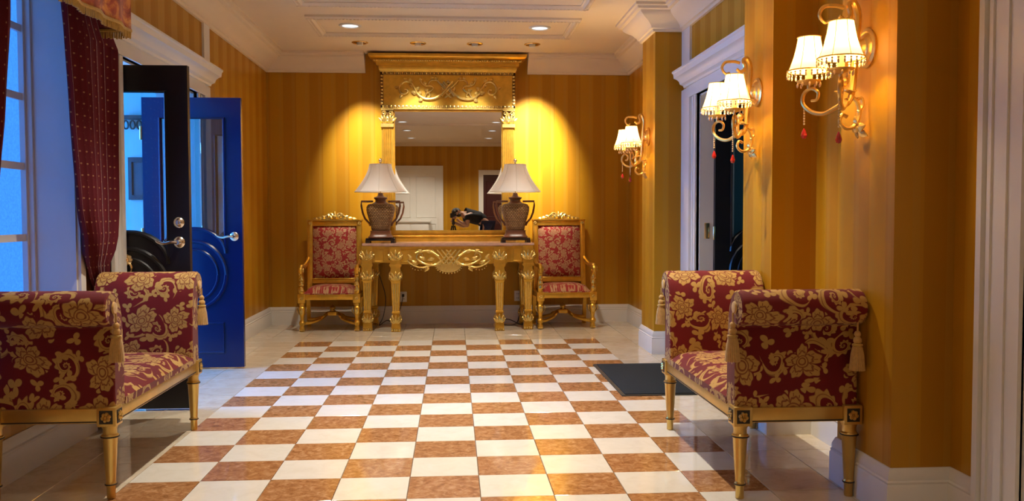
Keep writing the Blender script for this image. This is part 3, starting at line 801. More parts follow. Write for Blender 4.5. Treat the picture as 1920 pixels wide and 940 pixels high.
# ================================================================ BENCHES
def rosette(m, c, nrm, r):
    n = Vector(nrm); t1 = n.orthogonal().normalized(); t2 = n.cross(t1); c = Vector(c)
    for k in range(6):
        a = k * PI / 3; d = t1 * math.cos(a) + t2 * math.sin(a)
        m.sph(c + d * r * 0.55, r * 0.36, 6, 4, (1, 1, 1))
    m.sph(c + n * r * 0.15, r * 0.28, 6, 4)
def make_tassel(parent, loc, L=0.15):
    t = MB().tube([(0, 0, 0.03), (0, 0, -0.01)], 0.004, 6).sph((0, 0, -0.02), 0.014, 8, 5).sph((0, 0, -0.045), 0.018, 8, 5)
    o = t.build('tassel', 'tassel', parent, True, loc)
    s = MB().lathe([(0.010, -0.055), (0.017, -0.06), (0.018, -0.068), (0.016, -0.074), (0.021, -0.10), (0.027, -L)], 14)
    for k in range(22):
        a = 2 * PI * k / 22; s.tube([(0.016 * math.cos(a), 0.016 * math.sin(a), -0.07), (0.022 * math.cos(a), 0.022 * math.sin(a), -0.10), (0.028 * math.cos(a), 0.028 * math.sin(a), -L - 0.004)], 0.0035, 4)
    s.build('tassel_skirt', 'tassel', o)
    r = MB().lathe([(0.012, -0.056), (0.021, -0.060), (0.021, -0.066), (0.012, -0.070)], 12); r.build('tassel_collar', 'fringe', o)
def make_bench(label):
    e = empty('upholstered_bench'); tag(e, label, 'bench', 'scroll arm benches')
    lx, ly = 0.225, 0.57
    legp = [(0.0, 0.0), (0.014, 0.0), (0.017, 0.004), (0.017, 0.05), (0.0215, 0.056), (0.0215, 0.064), (0.018, 0.070), (0.019, 0.075), (0.029, 0.245), (0.034, 0.252), (0.034, 0.260), (0.028, 0.266), (0.027, 0.285), (0.031, 0.296), (0.031, 0.302)]
    for sx in (-1, 1):
        for sy in (-1, 1):
            o = MB().lathe(legp, 18).build('leg', 'gold_bench', e, True, (sx * lx, sy * ly, 0))
            MB().lathe([(0.0335, 0.2515), (0.0365, 0.2525), (0.0365, 0.2565), (0.0335, 0.2575)], 18).build('leg_ring', 'carved_black', o); MB().lathe([(0.021, 0.0565), (0.024, 0.0575), (0.024, 0.0615), (0.021, 0.0625)], 18).build('leg_ring', 'carved_black', o)
            o = MB().bbox(-0.038, 0.038, -0.038, 0.038, 0.30, 0.378, 0.004).build('corner_block', 'gold_bench', e, True, (sx * lx, sy * ly, 0))
            k = MB().box(sx * 0.036, sx * 0.040, -0.026, 0.026, 0.312, 0.366).box(-0.026, 0.026, sy * 0.036, sy * 0.040, 0.312, 0.366); k.build('carved_recess', 'carved_black', o, False)
            k = MB(); rosette(k, (sx * 0.040, 0, 0.339), (1, 0, 0), 0.024); rosette(k, (0, sy * 0.040, 0.339), (0, 1, 0), 0.024); k.build('rosette', 'gold_bench', o)
    for sx in (-1, 1):
        o = MB().bbox(sx * (lx + 0.005) - 0.022, sx * (lx + 0.005) + 0.022, -ly + 0.038, ly - 0.038, 0.312, 0.372, 0.004).build('side_rail', 'gold_bench', e)
        MB().box(sx * (lx + 0.027) - 0.001, sx * (lx + 0.027) + 0.001, -ly + 0.04, ly - 0.04, 0.316, 0.321).build('dark_line', 'carved_black', o, False)
    for sy in (-1, 1):
        o = MB().bbox(-lx + 0.038, lx - 0.038, sy * (ly + 0.005) - 0.022, sy * (ly + 0.005) + 0.022, 0.312, 0.372, 0.004).build('end_rail', 'gold_bench', e)
        MB().box(-lx + 0.04, lx - 0.04, sy * (ly + 0.027) - 0.001, sy * (ly + 0.027) + 0.001, 0.316, 0.321).build('dark_line', 'carved_black', o, False)
    # cushion with crowned top
    bm = bmesh.new(); bmesh.ops.create_grid(bm, x_segments=12, y_segments=20, size=1.0)
    m = MB(); nx, ny = 13, 25; W, L = 0.255, 0.478
    vs = []; us = []
    for j in range(ny):
        for i in range(nx):
            u, v = -1 + 2 * i / (nx - 1), -1 + 2 * j / (ny - 1)
            h = (1 - abs(u) ** 5) ** 0.6 * (1 - abs(v) ** 14)
            x = W * u; bulge = 0.0
            vs.append((x, L * v, 0.395 + 0.055 * h))
    bm.free()
    fs = [(j * nx + i, j * nx + i + 1, (j + 1) * nx + i + 1, (j + 1) * nx + i) for j in range(ny - 1) for i in range(nx - 1)]
    us = [[(vs[k][0] * 1.0 + 0.4, vs[k][1]) for k in f] for f in fs]
    m.add(vs, fs, us)
    b0 = len(m.v)
    ring = [i for i in range(nx)] + [j * nx + nx - 1 for j in range(1, ny)] + [(ny - 1) * nx + i for i in range(nx - 2, -1, -1)] + [j * nx for j in range(ny - 2, 0, -1)]
    lo = [(vs[k][0], vs[k][1], 0.366) for k in ring]
    m.add([vs[k] for k in ring] + lo, [(i, (i + 1) % len(ring), len(ring) + (i + 1) % len(ring), len(ring) + i) for i in range(len(ring))])
    m.build('seat_cushion', 'damask', e)
    # scrolled arms
    prof = [(0.470, 0.368), (0.472, 0.50), (0.476, 0.62), (0.486, 0.72), (0.502, 0.775), (0.528, 0.818), (0.562, 0.840), (0.600, 0.846), (0.636, 0.834), (0.662, 0.808), (0.672, 0.775), (0.664, 0.742), (0.642, 0.716), (0.612, 0.704), (0.592, 0.700), (0.584, 0.690), (0.583, 0.62), (0.583, 0.50), (0.585, 0.368)]
    n = len(prof)
    for sy in (-1, 1):
        m = MB(); P = [(q[0] * sy, q[1]) for q in prof]
        cyc = sum(q[0] for q in P) / n; czc = sum(q[1] for q in P) / n
        Ls = [0]
        for i in range(n): Ls.append(Ls[-1] + math.dist(P[i], P[(i + 1) % n]))
        sl = [(-0.252, 0.93), (-0.247, 0.985), (-0.238, 1.0), (0.238, 1.0), (0.247, 0.985), (0.252, 0.93)]
        vs = []
        for x, k in sl:
            d = (1 - k) * 0.10
            for (y, z) in P:
                # inset towards the section's medial line
                my = 0.528 * sy if z < 0.70 else 0.575 * sy
                mz = z if z < 0.70 else 0.770
                dy, dz = my - y, mz - z; L = max(1e-6, math.hypot(dy, dz))
                vs.append((x, y + dy / L * d, z + dz / L * d))
        fs = []; us = []
        off = 0.0 if sy > 0 else 1.13
        for a in range(len(sl) - 1):
            for i in range(n):
                j = (i + 1) % n
                fs.append((a * n + i, a * n + j, (a + 1) * n + j, (a + 1) * n + i))
                us.append([(sl[a][0] + off, Ls[i]), (sl[a][0] + off, Ls[i + 1]), (sl[a + 1][0] + off, Ls[i + 1]), (sl[a + 1][0] + off, Ls[i])])
        fs.append(list(range(n))); us.append([(P[k][0], P[k][1] + 0.3) for k in range(n)])
        fs.append([(len(sl) - 1) * n + k for k in range(n)]); us.append([(P[k][0], P[k][1] + 0.3) for k in range(n)])
        m.add(vs, fs, us)
        o = m.build('scroll_arm', 'damask', e)
        for sx in (-1, 1):
            pts = crv([(sx * 0.250, 0.545 * sy, 0.40), (sx * 0.250, 0.535 * sy, 0.60), (sx * 0.250, 0.540 * sy, 0.70)], 4)
            MB().lathe([(0.0, 0.0), (0.022, 0.002), (0.026, 0.008), (0.018, 0.013), (0.0, 0.016)], 14, axis='x').build('rosette_button', 'tassel', o, True, (sx * 0.250 if sx > 0 else -0.266, 0.590 * sy, 0.775))
            make_tassel(o, (-0.268, 0.598 * sy, 0.725) if sx < 0 else (0.222, 0.640 * sy, 0.690), 0.16)
    return e
b1 = make_bench('red and gold floral bench with scroll arms beside the black doormat'); b1.location = (1.371, 4.0, 0)
b2 = copy_tree(b1); b2.location = (-1.612, 4.185, 0); b2.rotation_euler = (0, 0, PI)
tag(b2, 'red and gold floral bench with scroll arms before the dark red curtain', 'bench', 'scroll arm benches')
mt = empty('doormat', (1.43, 6.02, 0)); tag(mt, 'black rectangular doormat before the dark doorway', 'doormat')
MB().bbox(-0.375, 0.375, -0.585, 0.585, 0.0, 0.006, 0.002).build('rubber_edge', 'black_rubber', mt)
MB().bbox(-0.35, 0.35, -0.56, 0.56, 0.005, 0.012, 0.003).build('pile', 'mat_pile', mt)

# ================================================================ CURTAINS AND VALANCE
def interp(z, tab):
    for (z0, v0), (z1, v1) in zip(tab, tab[1:]):
        if z0 >= z >= z1:
            t = (z0 - z) / (z0 - z1); t = t * t * (3 - 2 * t) * 0.4 + t * 0.6
            return v0 + (v1 - v0) * t
    return tab[-1][1]
def curtain(tabL, tabR, label, folds):
    e = empty('curtain', (0, 0, 0)); tag(e, label, 'curtain', 'dark red window curtains')
    def xc(z): return -1.862 if z > 1.0 else (-1.895 if z < 0.86 else -1.895 + 0.033 * (z - 0.86) / 0.14)
    NZ, NU = 34, folds * 8 + 1; m = MB(); vs = []
    for i in range(NZ):
        z = 2.42 - 2.41 * i / (NZ - 1)
        a, b = interp(z, tabL), interp(z, tabR)
        wd = b - a; amp = 0.024 if z > 0.95 else 0.014
        for k in range(NU):
            u = k / (NU - 1)
            ph = u * folds * 2 * PI
            uu = u + 0.010 * math.sin(ph * 2 + 1)
            vs.append((xc(z) + amp * math.sin(ph) * (0.7 + 0.3 * math.sin(u * 9)), a + wd * uu, z))
    fs = []; us = []
    for i in range(NZ - 1):
        for k in range(NU - 1):
            q = (i * NU + k, i * NU + k + 1, (i + 1) * NU + k + 1, (i + 1) * NU + k); fs.append(q)
            us.append([(k * 0.85 / NU, -i * 2.19 / NZ), ((k + 1) * 0.85 / NU, -i * 2.19 / NZ), ((k + 1) * 0.85 / NU, -(i + 1) * 2.19 / NZ), (k * 0.85 / NU, -(i + 1) * 2.19 / NZ)])
    m.add(vs, fs, us)
    o = m.build('curtain_fabric', 'curtain_fabric', e)
    md = o.modifiers.new('thickness', 'SOLIDIFY'); md.thickness = 0.004
    zt = 0.70; a, b = interp(zt, tabL), interp(zt, tabR)
    pts = [(-1.890 + 0.024 * math.cos(t), (a + b) / 2 + ((b - a) / 2 + 0.03) * math.sin(t), zt + 0.03 * math.sin(t)) for t in [2 * PI * k / 20 for k in range(21)]]
    MB().tube(pts, 0.007, 8).build('tieback', 'fringe', e)
curtain([(2.45, 4.33), (2.25, 4.36), (2.10, 4.376), (1.66, 4.43), (1.18, 4.50), (0.97, 4.58), (0.84, 4.70), (0.72, 4.80), (0.60, 4.82), (0.0, 4.80)], [(2.45, 4.88), (2.16, 4.90), (2.09, 5.075), (1.2, 5.04), (0.84, 4.96), (0.7, 4.98), (0.0, 5.01)], 'dark red dotted curtain hanging beside the near black door', 8)
curtain([(2.45, 3.30), (1.2, 3.31), (0.84, 3.32), (0.7, 3.18), (0.0, 3.08)], [(2.45, 3.90), (2.0, 3.875), (1.60, 3.815), (1.3, 3.755), (0.98, 3.66), (0.84, 3.50), (0.70, 3.40), (0.0, 3.38)], 'dark red dotted curtain at the window side away from the doors', 7)
va = empty('valance', (-1.70, 3.92, 2.12)); tag(va, 'red and orange pelmet valance with gold bullion fringe above the window', 'valance')
m = MB(); n = 48; vs = []; zr = [0.0, 0.12, 0.25, 0.38, 0.46]
path = [(-0.205, -0.95 + 0.0)] + [(0.012 * math.sin(k / n * 2 * PI * 7), -0.95 + 1.86 * k / n) for k in range(n + 1)] + [(-0.205, 0.91)]
L = [0]
for a, b in zip(path, path[1:]): L.append(L[-1] + math.dist(a, b))
for z in zr: vs += [(x * (1 - 0.3 * z / 0.46) if 0 < i < len(path) - 1 else x, y, z) for i, (x, y) in enumerate(path)]
k = len(path); fs = [(i * k + j, i * k + j + 1, (i + 1) * k + j + 1, (i + 1) * k + j) for i in range(len(zr) - 1) for j in range(k - 1)]
us = [[(L[q % k], zr[q // k]) for q in f] for f in fs]
m.add(vs, fs, us); o = m.build('pelmet_fabric', 'valance_fabric', va); md = o.modifiers.new('thickness', 'SOLIDIFY'); md.thickness = 0.006
MB().box(-0.205, -0.02, -0.94, 0.90, 0.455, 0.475).build('pelmet_board', 'wood', va, False)
fr = MB()
for i in range(len(path) - 1):
    a, b = path[i], path[i + 1]; Ls = math.dist(a, b); q = max(1, int(Ls / 0.011))
    for j in range(q):
        t = (j + 0.5) / q; x, y = a[0] + (b[0] - a[0]) * t, a[1] + (b[1] - a[1]) * t
        dz = random.uniform(-0.004, 0.004); fr.tube([(x, y, 0.010), (x + random.uniform(-0.003, 0.003), y + random.uniform(-0.003, 0.003), -0.036 + dz)], 0.0048, 5)
fr.build('bullion_fringe', 'fringe', va)
MB().tube([(x, y, 0.006) for x, y in path], 0.010, 6).build('gold_braid', 'fringe', va)

# ================================================================ CONSOLE TABLE
CX = -0.047; CY = 8.95
con = empty('console_table', (CX, CY, 0)); tag(con, 'carved gilt console table with marble top under the mirror', 'console table')
# outline of top (breakfront), local y negative = front
def top_poly(g0): return [(-0.85 - g0, 0.335), (-0.85 - g0, -0.235 - g0), (-0.63 - g0, -0.235 - g0), (-0.63 - g0, -0.325 - g0), (0.63 + g0, -0.325 - g0), (0.63 + g0, -0.235 - g0), (0.85 + g0, -0.235 - g0), (0.85 + g0, 0.335)]
MB().prism(top_poly(0.0), 'z', 0.846, 0.868, False).prism(top_poly(-0.008), 'z', 0.838, 0.846, False).build('marble_top', 'marble_top', con)
ap = MB().box(-0.575, 0.575, -0.295, -0.265, 0.665, 0.838).box(-0.80, -0.575, -0.205, -0.175, 0.675, 0.838).box(0.575, 0.80, -0.205, -0.175, 0.675, 0.838)
ap.box(-0.82, -0.79, -0.19, 0.32, 0.675, 0.838).box(0.79, 0.82, -0.19, 0.32, 0.675, 0.838).box(-0.80, 0.80, 0.30, 0.325, 0.675, 0.838)
for a, b, y in ((-0.47, 0.47, -0.295), (-0.735, -0.645, -0.205), (0.645, 0.735, -0.205)):
    ap.tube([(a, y, 0.69), (b, y, 0.69), (b, y, 0.805), (a, y, 0.805), (a, y, 0.69)], 0.006, 5)
ap.box(-0.58, 0.58, -0.303, -0.26, 0.822, 0.838)
ap.build('apron', 'gold', con, False)
def acanthus(m, c, nrm, W, H, n=5):
    # a fan of leaves, c = bottom centre
    nv = Vector(nrm).normalized(); up = Vector((0, 0, 1)); sd = nv.cross(up)
    for k in range(n):
        a = (k - (n - 1) / 2) / ((n - 1) / 2) * 0.75
        d = up * math.cos(a) + sd * math.sin(a)
        m.leaf(Vector(c) + sd * (a * W * 0.25), d, nv, H * (1 - 0.3 * abs(a)), W * 0.34, 0.35)
SCR = 1.0
def scroll_tube(m, pts2, y, r0, r1, yo=0.0, seg=6):
    r0 *= SCR; r1 *= SCR
    P = crv([(p[0], y, p[1]) for p in pts2], 5); n = len(P)
    m.tube(P, [r0 + (r1 - r0) * i / (n - 1) for i in range(n)], seg)
orn = MB(); ya = -0.302
for s_ in (-1, 1):
    for k in range(4):     # interlaced straps
        o = -0.09 + k * 0.045
        orn.tube([(s_ * (o - 0.07), ya - 0.004, 0.805), (s_ * (o + 0.05), ya - 0.010 + 0.004 * (k % 2), 0.66)], 0.009, 6)
    scroll_tube(orn, [(s_ * 0.07, 0.70), (s_ * 0.14, 0.655), (s_ * 0.24, 0.67), (s_ * 0.31, 0.72), (s_ * 0.30, 0.765), (s_ * 0.26, 0.765), (s_ * 0.26, 0.735)], ya - 0.006, 0.012, 0.007)
    scroll_tube(orn, [(s_ * 0.10, 0.74), (s_ * 0.18, 0.79), (s_ * 0.27, 0.79), (s_ * 0.33, 0.775)], ya - 0.006, 0.013, 0.006)
    scroll_tube(orn, [(s_ * 0.16, 0.66), (s_ * 0.26, 0.63), (s_ * 0.35, 0.655), (s_ * 0.40, 0.70), (s_ * 0.37, 0.725)], ya - 0.004, 0.010, 0.006)
    for p, d in (((0.16, 0.775), (0.9, 0.4)), ((0.24, 0.79), (0.9, 0.1)), ((0.14, 0.72), (0.9, -0.2)), ((0.22, 0.70), (0.8, 0.5)), ((0.30, 0.66), (0.8, 0.5)), ((0.36, 0.70), (0.5, 0.8)), ((0.19, 0.65), (0.6, -0.8))):
        orn.leaf((s_ * p[0], ya, p[1]), (s_ * d[0], 0, d[1]), (0, -1, 0), 0.075, 0.040)
    for k in range(9):
        a = PI + PI * k / 8; orn.sph((s_ * 0.30 + 0.075 * math.cos(a), ya + 0.01, 0.665 + 0.06 * math.sin(a)), 0.008, 6, 4)
for k in range(15):
    a = PI + PI * k / 14; orn.sph((0.135 * math.cos(a), ya + 0.012, 0.665 + 0.095 * math.sin(a)), 0.010, 6, 4)
orn.prism([(0.13 * math.cos(PI + PI * k / 14), 0.668 + 0.088 * math.sin(PI + PI * k / 14)) for k in range(15)], 'y', -0.296, -0.276, False)
orn.build('apron_carving', 'gold_relief', con)
def console_leg(x, y):
    l = MB(); w = 0.052
    l.box(x - w, x + w, y - w, y + w, 0.662, 0.842)
    for z0, z1, k in ((0.648, 0.662, 0.060), (0.636, 0.648, 0.054), (0.612, 0.636, 0.046)): l.box(x - k, x + k, y - k, y + k, z0, z1)
    def ring(k, z): return [(x - k, y - k, z), (x + k, y - k, z), (x + k, y + k, z), (x - k, y + k, z)]
    prof = [(0.048, 0.612), (0.050, 0.50), (0.044, 0.49), (0.043, 0.48), (0.033, 0.20), (0.040, 0.195), (0.040, 0.18), (0.030, 0.172), (0.036, 0.13), (0.043, 0.06), (0.046, 0.02), (0.046, 0.0)]
    vs = [p for k, z in prof for p in ring(k, z)]
    fs = [(4 * i + a, 4 * i + (a + 1) % 4, 4 * i + 4 + (a + 1) % 4, 4 * i + 4 + a) for i in range(len(prof) - 1) for a in range(4)]
    l.add(vs, fs); o = l.build('leg', 'gold', con, False)
    c = MB()
    for dx in (-0.022, 0.0, 0.022): c.tube([(x + dx, y - 0.046, 0.475), (x + dx * 0.75, y - 0.0345, 0.205)], 0.006, 5)
    for nx, ny in ((0, -1), (1, 0), (-1, 0)):
        f = 0.050
        acanthus(c, (x + nx * f, y + ny * f, 0.505), (nx, ny, 0), 0.075, 0.095)
        acanthus(c, (x + nx * 0.052, y + ny * 0.052, 0.70), (nx, ny, 0), 0.085, 0.11)
        acanthus(c, (x + nx * 0.036, y + ny * 0.036, 0.075), (nx, ny, 0), 0.06, 0.095)
    for k in range(4): c.sph((x - 0.034 + k * 0.0225, y - 0.047, 0.018), 0.015, 6, 4, (0.8, 1, 1))
    c.sph((x, y - 0.056, 0.715), 0.016, 6, 4)
    c.build('leg_carving', 'gold_relief', o)
for x, y in ((-0.805, -0.18), (-0.52, -0.265), (0.50, -0.265), (0.79, -0.18)): console_leg(x, y)
for x in (-0.78, 0.78): console_leg(x, 0.27)

# ================================================================ MIRROR
mir = empty('wall_mirror', (-0.047, 9.298, 0.868)); tag(mir, 'tall gilt trumeau mirror with heavy cornice standing on the console', 'mirror')
FW = 0.692
MB().box(-FW + 0.01, FW - 0.01, -0.05, -0.002, 0.0, 1.80).build('backing', 'gold_dark', mir, False)
m = MB().box(-FW, FW, -0.10, -0.05, 0, 0.118).box(-FW - 0.008, FW + 0.008, -0.112, -0.05, 0.0, 0.03).box(-FW - 0.006, FW + 0.006, -0.115, -0.05, 0.092, 0.118)
m.tube([(-FW, -0.10, 0.06), (FW, -0.10, 0.06)], 0.008, 6)
m.build('base_rail', 'gold', mir)
MB().box(-0.570, 0.570, -0.058, -0.052, 0.118, 1.37).build('mirror_glass', 'mirror_silver', mir, False)
m = MB()
for s_ in (-1, 1): m.tube([(s_ * 0.563, -0.060, 0.118), (s_ * 0.563, -0.060, 1.36)], 0.009, 6)
m.tube([(-0.563, -0.062, 1.362), (0.563, -0.062, 1.362)], 0.011, 6); m.build('inner_moulding', 'gold', mir)
for s_ in (-1, 1):
    cx = s_ * 0.630
    c = MB().box(cx - 0.060, cx + 0.060, -0.085, -0.05, 0.118, 1.19)
    for k in range(5): c.tube([(cx - 0.040 + k * 0.020, -0.088, 0.16), (cx - 0.040 + k * 0.020, -0.088, 1.17)], 0.0085, 6)
    c.box(cx - 0.066, cx + 0.066, -0.10, -0.05, 0.118, 0.150)
    o = c.build('column', 'gold', mir)
    k = MB().box(cx - 0.066, cx + 0.066, -0.105, -0.05, 1.19, 1.225); k.build('collar', 'gold_relief', o, False)
    k = MB().box(cx - 0.058, cx + 0.058, -0.085, -0.05, 1.225, 1.37); k.build('capital_block', 'gold_dark', o, False)
    k = MB(); 
    acanthus(k, (cx - 0.028, -0.086, 1.235), (0, -1, 0), 0.07, 0.10); acanthus(k, (cx + 0.028, -0.086, 1.235), (0, -1, 0), 0.07, 0.10)
    for q in (-1, 1):
        P = [(cx + q * (0.035 + p[0]), -0.098, 1.335 + p[1]) for p in spiral((0, 0), 0.026, 0.004, -PI / 2 if q > 0 else -PI / 2, q * 1.4, 20)]
        k.tube(P, 0.007, 6)
    k.box(cx - 0.064, cx + 0.064, -0.104, -0.05, 1.362, 1.378)
    k.build('capital', 'gold_relief', o)
# frieze panel with egg border
MB().box(-FW, FW, -0.085, -0.05, 1.372, 1.755).build('frieze_panel', 'gold', mir, False)
m = MB()
for z in (1.385, 1.735): m.box(-FW - 0.004, FW + 0.004, -0.098, -0.085, z - 0.004, z + 0.030)
for s_ in (-1, 1): m.box(s_ * FW - 0.024 * (s_ > 0) - 0.006 * (s_ < 0), s_ * FW + 0.006 * (s_ > 0) + 0.024 * (s_ < 0), -0.098, -0.085, 1.385, 1.76)
m.build('border_band', 'gold_dark', mir, False)
m = MB()
for z in (1.400, 1.748):
    for k in range(34): m.sph((-FW + 0.022 + k * (2 * FW - 0.044) / 33, -0.100, z), 0.016, 7, 5, (0.78, 0.7, 1.0))
    for k in range(33): m.box(-FW + 0.042 + k * (2 * FW - 0.044) / 33 - 0.0025, -FW + 0.042 + k * (2 * FW - 0.044) / 33 + 0.0025, -0.108, -0.097, z - 0.014, z + 0.014)
for s_ in (-1, 1):
    for k in range(9): m.sph((s_ * (FW - 0.010), -0.100, 1.435 + k * 0.035), 0.015, 7, 5, (1.0, 0.7, 0.8))
m.tube([(-FW, -0.1, 1.380), (FW, -0.1, 1.380)], 0.008, 6)
m.build('egg_border', 'gold_relief', mir)
# scrollwork: centre strapwork knot with vines either side
SCR = 1.35
K = 0.000946; sc = MB(); yz = -0.092; zc = 1.572
def U(X, Y): return ((X - 940) * K, zc - (Y - 535) * K)
for s_ in (-1, 1):
    def path2(pts): return [(s_ * U(*p)[0], U(*p)[1]) for p in pts]
    scroll_tube(sc, path2([(880, 460), (960, 545), (1030, 590), (1080, 620), (1150, 632), (1215, 622), (1275, 575), (1310, 510), (1345, 460), (1395, 440), (1445, 465), (1470, 520), (1455, 565), (1415, 580), (1382, 560), (1390, 530), (1415, 532)]), yz - 0.006, 0.011, 0.008)
    scroll_tube(sc, path2([(870, 600), (920, 545), (985, 500), (1030, 460), (1055, 430)]), yz - 0.012, 0.010, 0.008)
    scroll_tube(sc, path2([(905, 620), (965, 560), (1010, 500)]), yz - 0.008, 0.009, 0.008)
    scroll_tube(sc, path2([(890, 440), (930, 480), (985, 545), (1030, 600)]), yz - 0.016, 0.009, 0.009)
    scroll_tube(sc, path2([(930, 430), (985, 480), (1010, 520), (1000, 560)]), yz - 0.004, 0.008, 0.008)
    scroll_tube(sc, path2([(1215, 622), (1190, 600), (1175, 565), (1145, 570), (1140, 600), (1165, 610)]), yz - 0.005, 0.009, 0.006)
    scroll_tube(sc, path2([(1185, 575), (1130, 545), (1105, 515), (1125, 490), (1175, 490), (1220, 470), (1240, 430)]), yz - 0.005, 0.008, 0.008)
    scroll_tube(sc, path2([(1070, 430), (1110, 425), (1145, 445), (1155, 475)]), yz - 0.005, 0.007, 0.006)
    for (X, Y), (dx, dy), L in (((1275, 575), (0.9, 0.3), 0.06), ((1290, 545), (-0.6, 0.8), 0.05), ((1345, 460), (0.2, 1), 0.05), ((1380, 440), (0.9, 0.6), 0.05), ((1465, 520), (0.9, 0.3), 0.05), ((1440, 575), (0.5, -0.8), 0.045),
                               ((1215, 622), (0.7, -0.5), 0.05), ((1240, 600), (0.2, 0.9), 0.05), ((1180, 490), (0.4, 0.8), 0.05), ((1235, 440), (0.1, 1), 0.04), ((1110, 425), (0.2, 0.9), 0.04), ((1055, 430), (0.5, 0.9), 0.045), ((1140, 545), (0.9, 0.2), 0.05), ((1310, 505), (0.8, 0.4), 0.05)):
        u, v = U(X, Y); sc.leaf((s_ * u, yz + 0.002, v), (s_ * dx, 0, dy), (0, -1, 0), L * 1.25, L * 0.75, 0.4)
SCR = 1.0
sc.build('scrollwork', 'gold_relief', mir)
# cornice
cp = [(-0.05, 1.757), (-0.105, 1.757), (-0.110, 1.775), (-0.118, 1.785), (-0.120, 1.812), (-0.140, 1.818), (-0.142, 1.845), (-0.165, 1.852), (-0.170, 1.872), (-0.190, 1.880), (-0.215, 1.905), (-0.218, 1.928), (-0.05, 1.928)]
m = MB()
def cring(q):
    y, z = q; o = -y - 0.105
    return [(-FW - o - 0.008, -0.002, z), (-FW - o - 0.008, y, z), (FW + o + 0.008, y, z), (FW + o + 0.008, -0.002, z)]
R = [cring(q) for q in cp[1:-1]]
vs = [p for r in R for p in r]; fs = []
for i in range(len(R) - 1):
    for j in range(3): fs.append((4 * i + j, 4 * i + j + 1, 4 * i + 5 + j, 4 * i + 4 + j))
fs.append((0, 1, 2, 3)); t_ = 4 * (len(R) - 1); fs.append((t_, t_ + 1, t_ + 2, t_ + 3))
fs.append([4 * i for i in range(len(R))] + [4 * i + 3 for i in range(len(R) - 1, -1, -1)])
m.add(vs, fs); o = m.build('cornice', 'gold', mir)
m = MB()
for k in range(62): m.sph((-FW - 0.055 + k * (2 * FW + 0.11) / 61, -0.176, 1.864), 0.0105, 6, 4)
m.build('bead_row', 'gold_relief', o)

# ================================================================ TABLE LAMPS
def make_lamp(x, label):
    e = empty('table_lamp', (x, 8.90, 0.868)); tag(e, label, 'table lamp', 'urn table lamps on the console')
    m = MB()
    for sx in (-1, 1):
        for sy in (-1, 1): m.box(sx * 0.125 - 0.022, sx * 0.125 + 0.022, sy * 0.075 - 0.018, sy * 0.075 + 0.018, 0, 0.03)
    m.bbox(-0.145, 0.145, -0.095, 0.095, 0.022, 0.050, 0.008).build('foot', 'lacquer', e)
    MB().lathe([(0.118, 0.050), (0.122, 0.060), (0.105, 0.078), (0.098, 0.105), (0.102, 0.122)], 32, sup=6).build('plinth', 'urn_trim', e)
    b = MB().lathe([(0.085, 0.122), (0.092, 0.13), (0.098, 0.17), (0.112, 0.22), (0.132, 0.29), (0.140, 0.33), (0.138, 0.36), (0.120, 0.385), (0.085, 0.395)], 36, sup=3.4).build('urn_body', 'urn_weave', e)
    n = MB().lathe([(0.082, 0.393), (0.070, 0.402), (0.055, 0.412), (0.052, 0.43), (0.066, 0.445), (0.068, 0.455), (0.040, 0.462), (0.028, 0.475), (0.022, 0.50)], 24).build('neck', 'urn_trim', e)
    for s_ in (-1, 1):
        pts = [(s_ * 0.075, 0, 0.415), (s_ * 0.190, 0, 0.415), (s_ * 0.193, 0, 0.37), (s_ * 0.180, 0, 0.30), (s_ * 0.155, 0, 0.24), (s_ * 0.118, 0, 0.20), (s_ * 0.106, 0, 0.17)]
        MB().tube(crv(pts[1:], 3) if False else pts, 0.0105, 6).build('handle', 'urn_trim', e)
    MB().tube([(0, 0, 0.49), (0, 0, 0.80)], 0.006, 8).build('stem', 'brass', e)
    # eight-panel bell shade
    m = MB(); seg = 40; rows = 9; vs = []
    for i in range(rows):
        t = i / (rows - 1); z = 0.512 + 0.275 * t
        r = 0.108 + (0.258 - 0.108) * (1 - t) ** 1.55
        for k in range(seg):
            a = 2 * PI * k / seg; w = (k % 5) / 5.0
            f = 1 - 0.05 * math.sin(w * PI)
            vs.append((r * f * math.cos(a), r * f * math.sin(a) * 0.92, z - 0.0 * f))
    m.add(vs, [(i * seg + k, i * seg + (k + 1) % seg, (i + 1) * seg + (k + 1) % seg, (i + 1) * seg + k) for i in range(rows - 1) for k in range(seg)])
    sh = m.build('lamp_shade', 'lamp_silk', e)
    rb = MB()
    for q in range(8):
        a = 2 * PI * q / 8; rb.tube([((0.108 + 0.150 * (1 - t) ** 1.55 + 0.001) * math.cos(a), (0.108 + 0.150 * (1 - t) ** 1.55 + 0.001) * math.sin(a) * 0.92, 0.512 + 0.275 * t) for t in [i / 10 for i in range(11)]], 0.0022, 5)
    for z, r in ((0.512, 0.258), (0.787, 0.108)):
        rb.tube([(r * (1 - 0.05 * math.sin((k % 5) / 5 * PI)) * math.cos(2 * PI * k / 40), r * (1 - 0.05 * math.sin((k % 5) / 5 * PI)) * math.sin(2 * PI * k / 40) * 0.92, z) for k in range(41)], 0.004, 5)
    rb.build('shade_piping', 'white_paint', sh)
    sp = MB()
    for a in (0, PI / 2, PI, 3 * PI / 2): sp.tube([(0, 0, 0.783), (0.104 * math.cos(a), 0.095 * math.sin(a), 0.783)], 0.0025, 5)
    sp.build('shade_spider', 'brass', sh)
    MB().lathe([(0.004, 0.785), (0.010, 0.795), (0.006, 0.803), (0.017, 0.818), (0.019, 0.832), (0.010, 0.845), (0.0, 0.85)], 14).build('finial', 'nickel', e)
    MB().lathe([(0.0, 0.60), (0.018, 0.61), (0.03, 0.65), (0.024, 0.69), (0.012, 0.70)], 12).build('bulb', 'white_plastic', e)
    return e
l1 = make_lamp(-0.727, 'urn table lamp with white bell shade nearer the blue doors')
